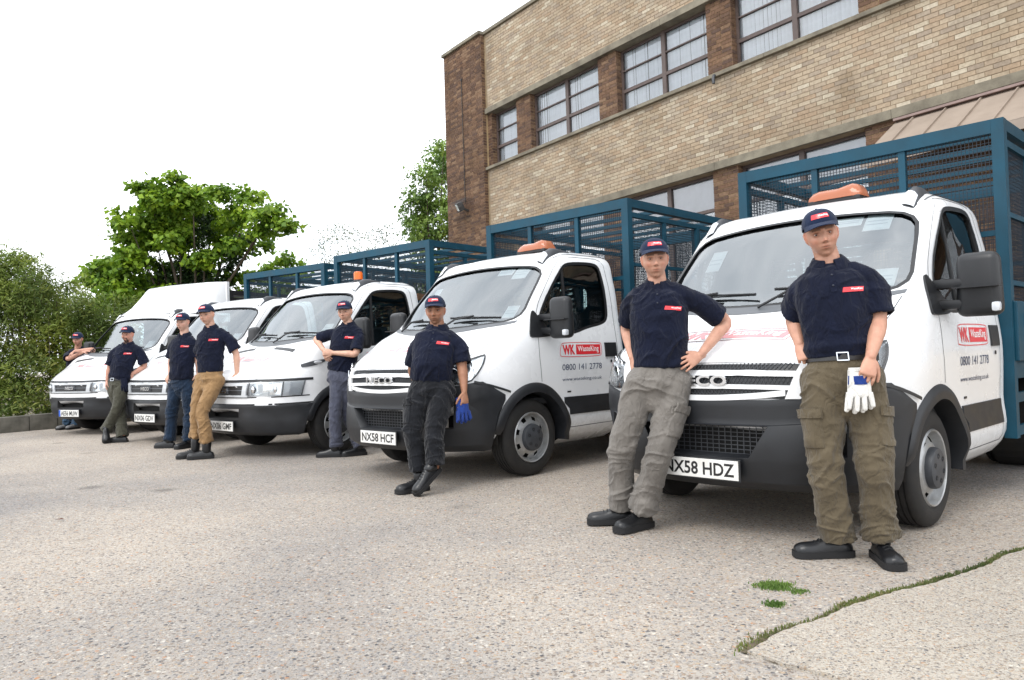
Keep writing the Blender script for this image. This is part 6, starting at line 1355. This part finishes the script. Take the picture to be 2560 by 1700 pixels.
    if cfg.get('pocket'):
        for s_ in cfg['pocket']:
            hp, kn = J['hip' + s_], J['kn' + s_]; out = lat * (1 if s_ == 'L' else -1); od = (out * .86 + fw * .5).normalized(); ad = (kn - hp).normalized(); td = ad.cross(od).normalized(); c = hp.lerp(kn, .58)
            b = MB(); slab(b, [[stick(bvt, c + ad * .085 * v + td * .068 * u + od * .3, -od, .013 * (1 - .35 * max(abs(u), abs(v)) ** 4)) for u in lin(-1, 1, 8)] for v in lin(-1, 1, 9)], None, lambda p: -od * .02); b.build('cargo_pocket', M[cfg['trouser']], tr, sm=60)
            b = MB(); slab(b, [[stick(bvt, c + ad * (-.085 + .024 * v) + td * .072 * u + od * .3, -od, .019 + .003 * math.sin(u * 9)) for u in lin(-1, 1, 8)] for v in lin(-1, 1, 4)], None, lambda p: -od * .012); b.build('pocket_flap', M[cfg['trouser']], tr, sm=60)
    b = MB(); P = [stick(bvt, J['pelvis'] + spine * (.02 - .12 * t) + fw * .3 + lat * .004, -fw, .002) for t in lin(0, 1, 9)]; ribbon(b, P, .006, False, fw); b.build('fly_seam', M[cfg['trouser']], tr)
    if cfg.get('belt'):
        b = MB(); rows = []
        for a in lin(0, 2 * math.pi, 41):
            c = hem + spine * .004 + lat * math.sin(a) * .4 + fw * math.cos(a) * .4; dr = -(lat * math.sin(a) + fw * math.cos(a)); rows.append([stick(bvt, c + spine * z_, dr, .007) for z_ in (-.036, -.018, .0)])
        b.grid(rows); bo = b.build('belt', M['belt_leather'], tr, sm=0); c = stick(bvt, hem - spine * .014 + fw * .4 - lat * .02, -fw, .010); b = MB(); rt = Matrix((lat, fw, spine)).transposed()
        for dx, dz, w_, h_ in ((-.026, 0, .005, .042), (.026, 0, .005, .042), (0, .019, .05, .005), (0, -.019, .05, .005)): b.box(c + lat * dx + spine * dz, (w_, .006, h_), rt)
        b.build('buckle', M['chrome'], bo)
    # ---------- boots
    for s_ in 'RL':
        f_ = cfg['feet'][s_]; boot(root, J['an' + s_], f_[0], f_[1] if len(f_) > 1 else 0.0, m=cfg.get('shoe', 'boot_leather'), top=J['an' + s_] + Vector((0, 0, .02)))
    # ---------- cap
    rows = []; CV = lambda p: HM @ Vector(p)
    def dome(a, t, k=1.0):
        rim = .060 * (1 + math.cos(a)) / 2 + .022 * (1 - math.cos(a)) / 2
        return CV((.0845 * k * math.cos(t) ** .8 * math.sin(a), -.003 + .1065 * k * math.cos(t) ** .8 * math.cos(a), rim + (.131 * k - rim) * math.sin(t)))
    for t in [R(q) for q in (0, 4, 12, 24, 38, 52, 66, 78, 87)]: rows.append([dome(a, t) for a in lin(0, 2 * math.pi, 37)])
    b = MB(); b.grid(rows); cap_ = b.build('cap', M['navy_cap'], root, sm=0); md = cap_.modifiers.new('s', 'SOLIDIFY'); md.thickness = .004; md.offset = 1; apply_mods(cap_); smooth(cap_.data, 60)
    rows = []
    for a in lin(R(-64), R(64), 19):
        k = math.cos(a * 90 / 64 * .98) ** .55; row = []
        for t in lin(0, 1, 6):
            p0 = Vector((.0835 * math.sin(a), -.003 + .1055 * math.cos(a), .059)); row.append(CV(p0 + Vector((.006 * math.sin(a) * t, .068 * k * t, -.010 * t * t - .006 * t - .018 * t * (math.sin(a) ** 2)))))
        rows.append(row)
    b = MB(); b.grid(rows); bo = b.build('brim', M['navy_cap'], cap_, sm=0); md = bo.modifiers.new('s', 'SOLIDIFY'); md.thickness = .0045; md.offset = 0; apply_mods(bo); smooth(bo.data, 60)
    b = MB(); bm = bmesh.new(); bmesh.ops.create_uvsphere(bm, u_segments=10, v_segments=6, radius=.006); b.bm(bm, None, CV((0, -.003, .134))); b.build('cap_button', M['navy_cap'], cap_, sm=0)
    b = MB(); b.grid([[dome(-a, R(t), 1.055) for a in lin(R(-30), R(30), 11)] for t in lin(17, 36, 4)]); lo = b.build('cap_logo', M['sign_red'], cap_, sm=0)
    V, F_ = text_mesh('WasteKing', bold=.03); wd, hg = V[:, 0].max(), V[:, 1].max(); b = MB(); b.add([dome(-(R(-6) + R(33) * v[0] / wd) * -1 if False else (R(-6) + R(33) * v[0] / wd), R(21.5 + 10 * v[1] / hg), 1.068) for v in V], F_); b.build('lettering', M['sign_white'], lo, recalc=False)
    return root, base, J
PJ = {
'p1':dict(head=(1.602,3.930,1.647),neck=(1.642,3.950,1.504),shR=(1.513,4.000,1.426),elR=(1.485,4.030,1.241),wrR=(1.484,3.980,1.105),tipR=(1.487,3.940,1.041),shL=(1.832,3.880,1.449),elL=(1.837,3.840,1.197),wrL=(1.729,3.720,1.016),tipL=(1.687,3.680,0.902),pelvis=(1.669,3.900,0.978),hipR=(1.568,3.920,0.887),hipL=(1.769,3.880,0.889),knR=(1.564,3.900,0.487),anR=(1.633,3.960,0.105),knL=(1.770,3.820,0.492),anL=(1.814,3.880,0.131)),
'p2':dict(head=(0.889,4.700,1.637),neck=(0.906,4.720,1.489),shR=(0.770,4.760,1.461),elR=(0.725,4.860,1.250),wrR=(0.740,4.750,1.041),tipR=(0.747,4.700,0.976),shL=(1.091,4.680,1.444),elL=(1.320,4.720,1.249),wrL=(1.122,4.600,1.047),tipL=(0.977,4.530,0.983),pelvis=(0.898,4.660,0.931),hipR=(0.782,4.680,0.875),hipL=(0.985,4.640,0.870),knR=(0.651,4.720,0.516),anR=(0.661,4.880,0.125),knL=(0.859,4.600,0.483),anL=(0.766,4.740,0.137)),
'p3':dict(head=(-0.636,6.470,1.475),neck=(-0.625,6.480,1.341),shR=(-0.791,6.470,1.257),elR=(-0.837,6.520,1.029),wrR=(-0.840,6.600,0.903),tipR=(-0.802,6.600,0.845),shL=(-0.426,6.430,1.233),elL=(-0.420,6.400,1.006),wrL=(-0.405,6.320,0.794),tipL=(-0.398,6.280,0.666),pelvis=(-0.681,6.380,0.855),hipR=(-0.771,6.380,0.803),hipL=(-0.588,6.360,0.798),knR=(-0.835,6.300,0.500),anR=(-0.788,6.320,0.150),knL=(-0.652,6.250,0.478),anL=(-0.649,6.200,0.206)),
'p4':dict(head=(-1.902,8.800,1.642),neck=(-1.873,8.820,1.507),shR=(-2.010,8.850,1.451),elR=(-2.272,8.920,1.350),wrR=(-2.138,8.740,1.207),tipR=(-2.094,8.700,1.121),shL=(-1.725,8.780,1.440),elL=(-1.758,8.660,1.159),wrL=(-2.021,8.680,1.179),tipL=(-2.155,8.660,1.201),pelvis=(-1.964,8.800,0.921),hipR=(-2.012,8.800,0.867),hipL=(-1.905,8.800,0.857),knR=(-2.029,8.740,0.511),anR=(-2.040,8.760,0.127),knL=(-1.920,8.880,0.473),anL=(-1.782,8.850,0.115)),
'p5':dict(head=(-3.600,9.100,1.676),neck=(-3.568,9.120,1.534),shR=(-3.683,9.140,1.445),elR=(-3.746,9.200,1.242),wrR=(-3.758,9.260,1.116),tipR=(-3.717,9.280,1.052),shL=(-3.357,9.100,1.458),elL=(-3.267,9.120,1.226),wrL=(-3.263,9.100,0.979),tipL=(-3.277,9.060,0.820),pelvis=(-3.565,9.080,0.951),hipR=(-3.667,9.100,0.905),hipL=(-3.485,9.060,0.894),knR=(-3.745,9.100,0.574),anR=(-3.773,9.120,0.240),knL=(-3.631,8.960,0.543),anL=(-3.594,9.000,0.198)),
'p6':dict(head=(-4.442,10.400,1.674),neck=(-4.433,10.420,1.511),shR=(-4.597,10.450,1.432),elR=(-4.657,10.500,1.177),wrR=(-4.656,10.450,0.986),tipR=(-4.731,10.420,0.854),shL=(-4.276,10.380,1.427),elL=(-4.256,10.420,1.179),wrL=(-4.260,10.420,0.981),tipL=(-4.255,10.400,0.868),pelvis=(-4.481,10.400,0.861),hipR=(-4.573,10.420,0.807),hipL=(-4.389,10.380,0.803),knR=(-4.600,10.360,0.445),anR=(-4.618,10.320,0.099),knL=(-4.344,10.320,0.440),anL=(-4.338,10.260,0.096)),
'p7':dict(head=(-5.716,11.450,1.578),neck=(-5.724,11.460,1.445),shR=(-5.909,11.450,1.377),elR=(-5.988,11.420,1.089),wrR=(-6.000,11.380,0.909),tipR=(-6.023,11.360,0.777),shL=(-5.532,11.450,1.384),elL=(-5.492,11.500,1.108),wrL=(-5.637,11.400,0.993),tipL=(-5.714,11.380,0.857),pelvis=(-5.839,11.400,0.867),hipR=(-5.929,11.420,0.832),hipL=(-5.763,11.380,0.829),knR=(-5.839,11.420,0.467),anR=(-5.760,11.320,0.088),knL=(-5.826,11.300,0.487),anL=(-6.009,11.340,0.178)),
'p8':dict(head=(-7.946,14.080,1.640),neck=(-7.991,14.160,1.470),shR=(-8.211,14.200,1.402),elR=(-8.098,14.020,1.115),wrR=(-7.698,13.920,1.244),tipR=(-7.549,13.920,1.291),shL=(-7.797,14.160,1.412),elL=(-7.591,14.000,1.345),wrL=(-7.859,13.880,1.294),tipL=(-7.930,13.860,1.230),pelvis=(-8.186,14.400,0.792),hipR=(-8.264,14.400,0.718),hipL=(-8.100,14.380,0.713),knR=(-8.274,14.300,0.359),anR=(-8.244,14.200,0.064),knL=(-8.122,14.300,0.354),anL=(-8.071,14.200,0.059)),
}
PJ['p8'].update(elR=(-8.08, 13.98, 1.28), wrR=(-7.72, 13.84, 1.40), tipR=(-7.57, 13.84, 1.43), elL=(-7.58, 13.92, 1.44), wrL=(-7.85, 13.80, 1.42), tipL=(-7.93, 13.78, 1.36)); PJ['p1'].update(elR=(1.512, 4.13, 1.235), wrR=(1.490, 3.99, 1.09), tipR=(1.50, 3.92, 1.00)); PJ['p3'].update(elR=(-.86, 6.56, 1.0), wrR=(-.83, 6.62, .86)); PJ['p5'].update(elR=(-3.77, 9.26, 1.22)); PJ['p2'].update(elR=(.735, 4.93, 1.24))
W_ = (.52, .30, .22); LT = (.56, .34, .25)
CFG = {
'p1': ('man in navy polo and olive cargo trousers holding white gloves, nearest the camera', dict(seed=1, vox=.0032, tvox=.0052, sm=1, skin=(.50, .275, .195), hair=(.10, .055, .03), face=(-.30, -.95, .02), tilt=(-.12, 0, 0), trouser='olive_cloth', pocket='RL', belt=True, tuck=True, bulk=1.04, legw=1.06, hemw=1.05, feet=dict(R=((-.99, .08),), L=((-.10, -.99),)), handR=dict(curl=1.0, palm=(.3, .6, -.5)), handL=dict(curl=.55, palm=(.1, 1, 0), side=1), crotch=.10, hem=.05)),
'p2': ('man in navy polo and pale grey cargo trousers, left hand on his hip', dict(seed=2, vox=.0034, tvox=.0055, sm=1, skin=(.50, .28, .20), hair=(.08, .05, .03), face=(-.12, -.99, .03), trouser='grey_cloth', pocket='L', bulk=.98, legw=1.06, hemw=1.04, feet=dict(R=((-.99, .08),), L=((-.82, -.57),)), handL=dict(curl=.22, palm=(-.2, .85, -.3), side=-1, spread=1.6), handR=dict(curl=.5), crotch=.09, sleeve=.82)),
'p3': ('man in navy polo and black trousers leaning on the second truck with crossed boots', dict(seed=3, vox=.004, sm=1, skin=(.33, .165, .10), hair=(.012, .009, .008), face=(-.06, -.99, .02), trouser='black_cloth', pocket='R', bulk=1.05, belly=.018, legw=1.04, feet=dict(R=((-.80, -.60),), L=((-.78, -.62), .16)), handL=dict(curl=.6, palm=(-.6, .6, 0)), stub=.3, cuff=.02)),
'p4': ('man in navy polo and slate grey trousers with folded arms on the third truck', dict(seed=4, skin=LT, hair=(.10, .06, .035), face=(-.10, -.99, .02), trouser='slate_cloth', bulk=.94, legw=.95, feet=dict(R=((-1, .05),), L=((-.88, -.47),)), handL=dict(curl=.7, palm=(0, .9, -.1)), handR=dict(curl=.4, palm=(.3, .8, 0)))),
'p5': ('tall man in navy polo and tan trousers tucked over black boots', dict(seed=5, skin=LT, hair=(.09, .055, .03), face=(-.16, -.98, .02), tilt=(-.06, 0, 0), trouser='tan_cloth', bulk=.95, legw=.98, hemw=.92, feet=dict(L=((-.94, -.34),), R=((-.85, -.52),)), handL=dict(curl=.35, palm=(0, .9, -.2)), cuff=.0)),
'p6': ('man in navy polo and dark blue jeans with a hand on the bonnet edge', dict(seed=6, skin=(.58, .36, .28), hair=(.06, .035, .02), face=(-.14, -.99, .02), trouser='denim', bulk=1.0, legw=1.0, feet=dict(R=((-.98, .18),), L=((-.45, -.89),)), handR=dict(curl=.5, palm=(.3, .7, -.4)))),
'p7': ('smiling man with a dark goatee in navy polo and moss green trousers', dict(seed=7, skin=(.50, .27, .20), hair=(.02, .012, .009), face=(-.10, -.99, .0), trouser='moss_cloth', bulk=1.0, belt=True, tuck=True, legw=.98, feet=dict(R=((-1, 0.02),), L=((.45, -.89), .2)), goatee=True, stub=.2, handL=dict(curl=.5, palm=(-.2, .8, -.3)))),
'p8': ('man in navy polo and blue jeans leaning over the bonnet of the leftmost truck', dict(seed=8, skin=(.48, .27, .20), hair=(.05, .03, .02), face=(.10, -.99, -.02), trouser='pale_denim', shoe='grey_shoe', bulk=.98, feet=dict(R=((-.3, -.95),), L=((-.3, -.95),)), handL=dict(curl=.3, palm=(0, .3, -1)), handR=dict(curl=.3, palm=(0, .3, -1)), stub=.35)),
}
PEOPLE = {}
for k_, (lab, cf_) in CFG.items(): PEOPLE[k_] = person(k_, PJ[k_], lab, cf_)
# ------------------------------------------------------------------ gloves in hand
def gloves(pos, down, across, label, sc=1.0, blue=True, plain='navy_polo'):
    g_ = empty('work_gloves', pos); tag(g_, label, 'gloves', 'work gloves in hand'); d, a = Vector(down).normalized(), Vector(across).normalized(); n = d.cross(a)
    b = MB()
    for k in range(2): etube(b, [d * -.09 + n * .014 * (2 * k - 1), d * -.03 + n * .014 * (2 * k - 1), d * .03 + n * .014 * (2 * k - 1)], [.045 * sc, .048 * sc, .05 * sc], [.011, .014, .015], a, (0, 1), 14)
    b.build('cuff', M['glove_white' if blue else plain], g_, sm=50)
    if blue: b = MB(); etube(b, [d * -.062, d * -.02], [.0485 * sc, .050 * sc], [.0305, .0315], a, (0, 0), 14); b.build('cuff_stripe', M['glove_blue'], g_, sm=50)
    for k in range(2):
        for i in range(4):
            o = a * (-.042 + .028 * i) * sc + n * .016 * (2 * k - 1) + d * .02; b = MB(); L = (.085, .095, .09, .075)[i] - .012 * k
            etube(b, [o, o + d * L * .5 + a * .004 * (i - 1.5), o + d * L + a * .008 * (i - 1.5)], [.0135, .0135, .012], [.012, .012, .011], a, (0, 1), 10); b.build('glove_finger', M['glove_white' if blue else plain], g_, sm=60)
    if blue: b = MB(); etube(b, [d * -.10, d * -.085], [.047 * sc, .047 * sc], [.03, .03], a, (0, 0), 14); b.build('cuff_hem', M['glove_white'], g_, sm=50)
gloves((1.672, 3.728, .868), (.0, .02, -1), (1, -.1, 0), 'white and blue work gloves in the left hand of the man in olive trousers', 1.05)
gloves((-.42, 6.30, .665), (.1, -.1, -1), (1, .5, 0), 'dark blue work gloves held by the man in black trousers', 1.0, False, 'glove_blue')
gloves((-5.70, 11.30, .85), (.2, 0, -1), (1, 0, 0), 'dark navy gloves hanging below the hand of the goateed man', 1.0, False)
print('TOTAL objects', len(bpy.data.objects), 'tris', sum(sum(len(p.vertices) - 2 for p in o.data.polygons) for o in bpy.data.objects if o.type == 'MESH'))
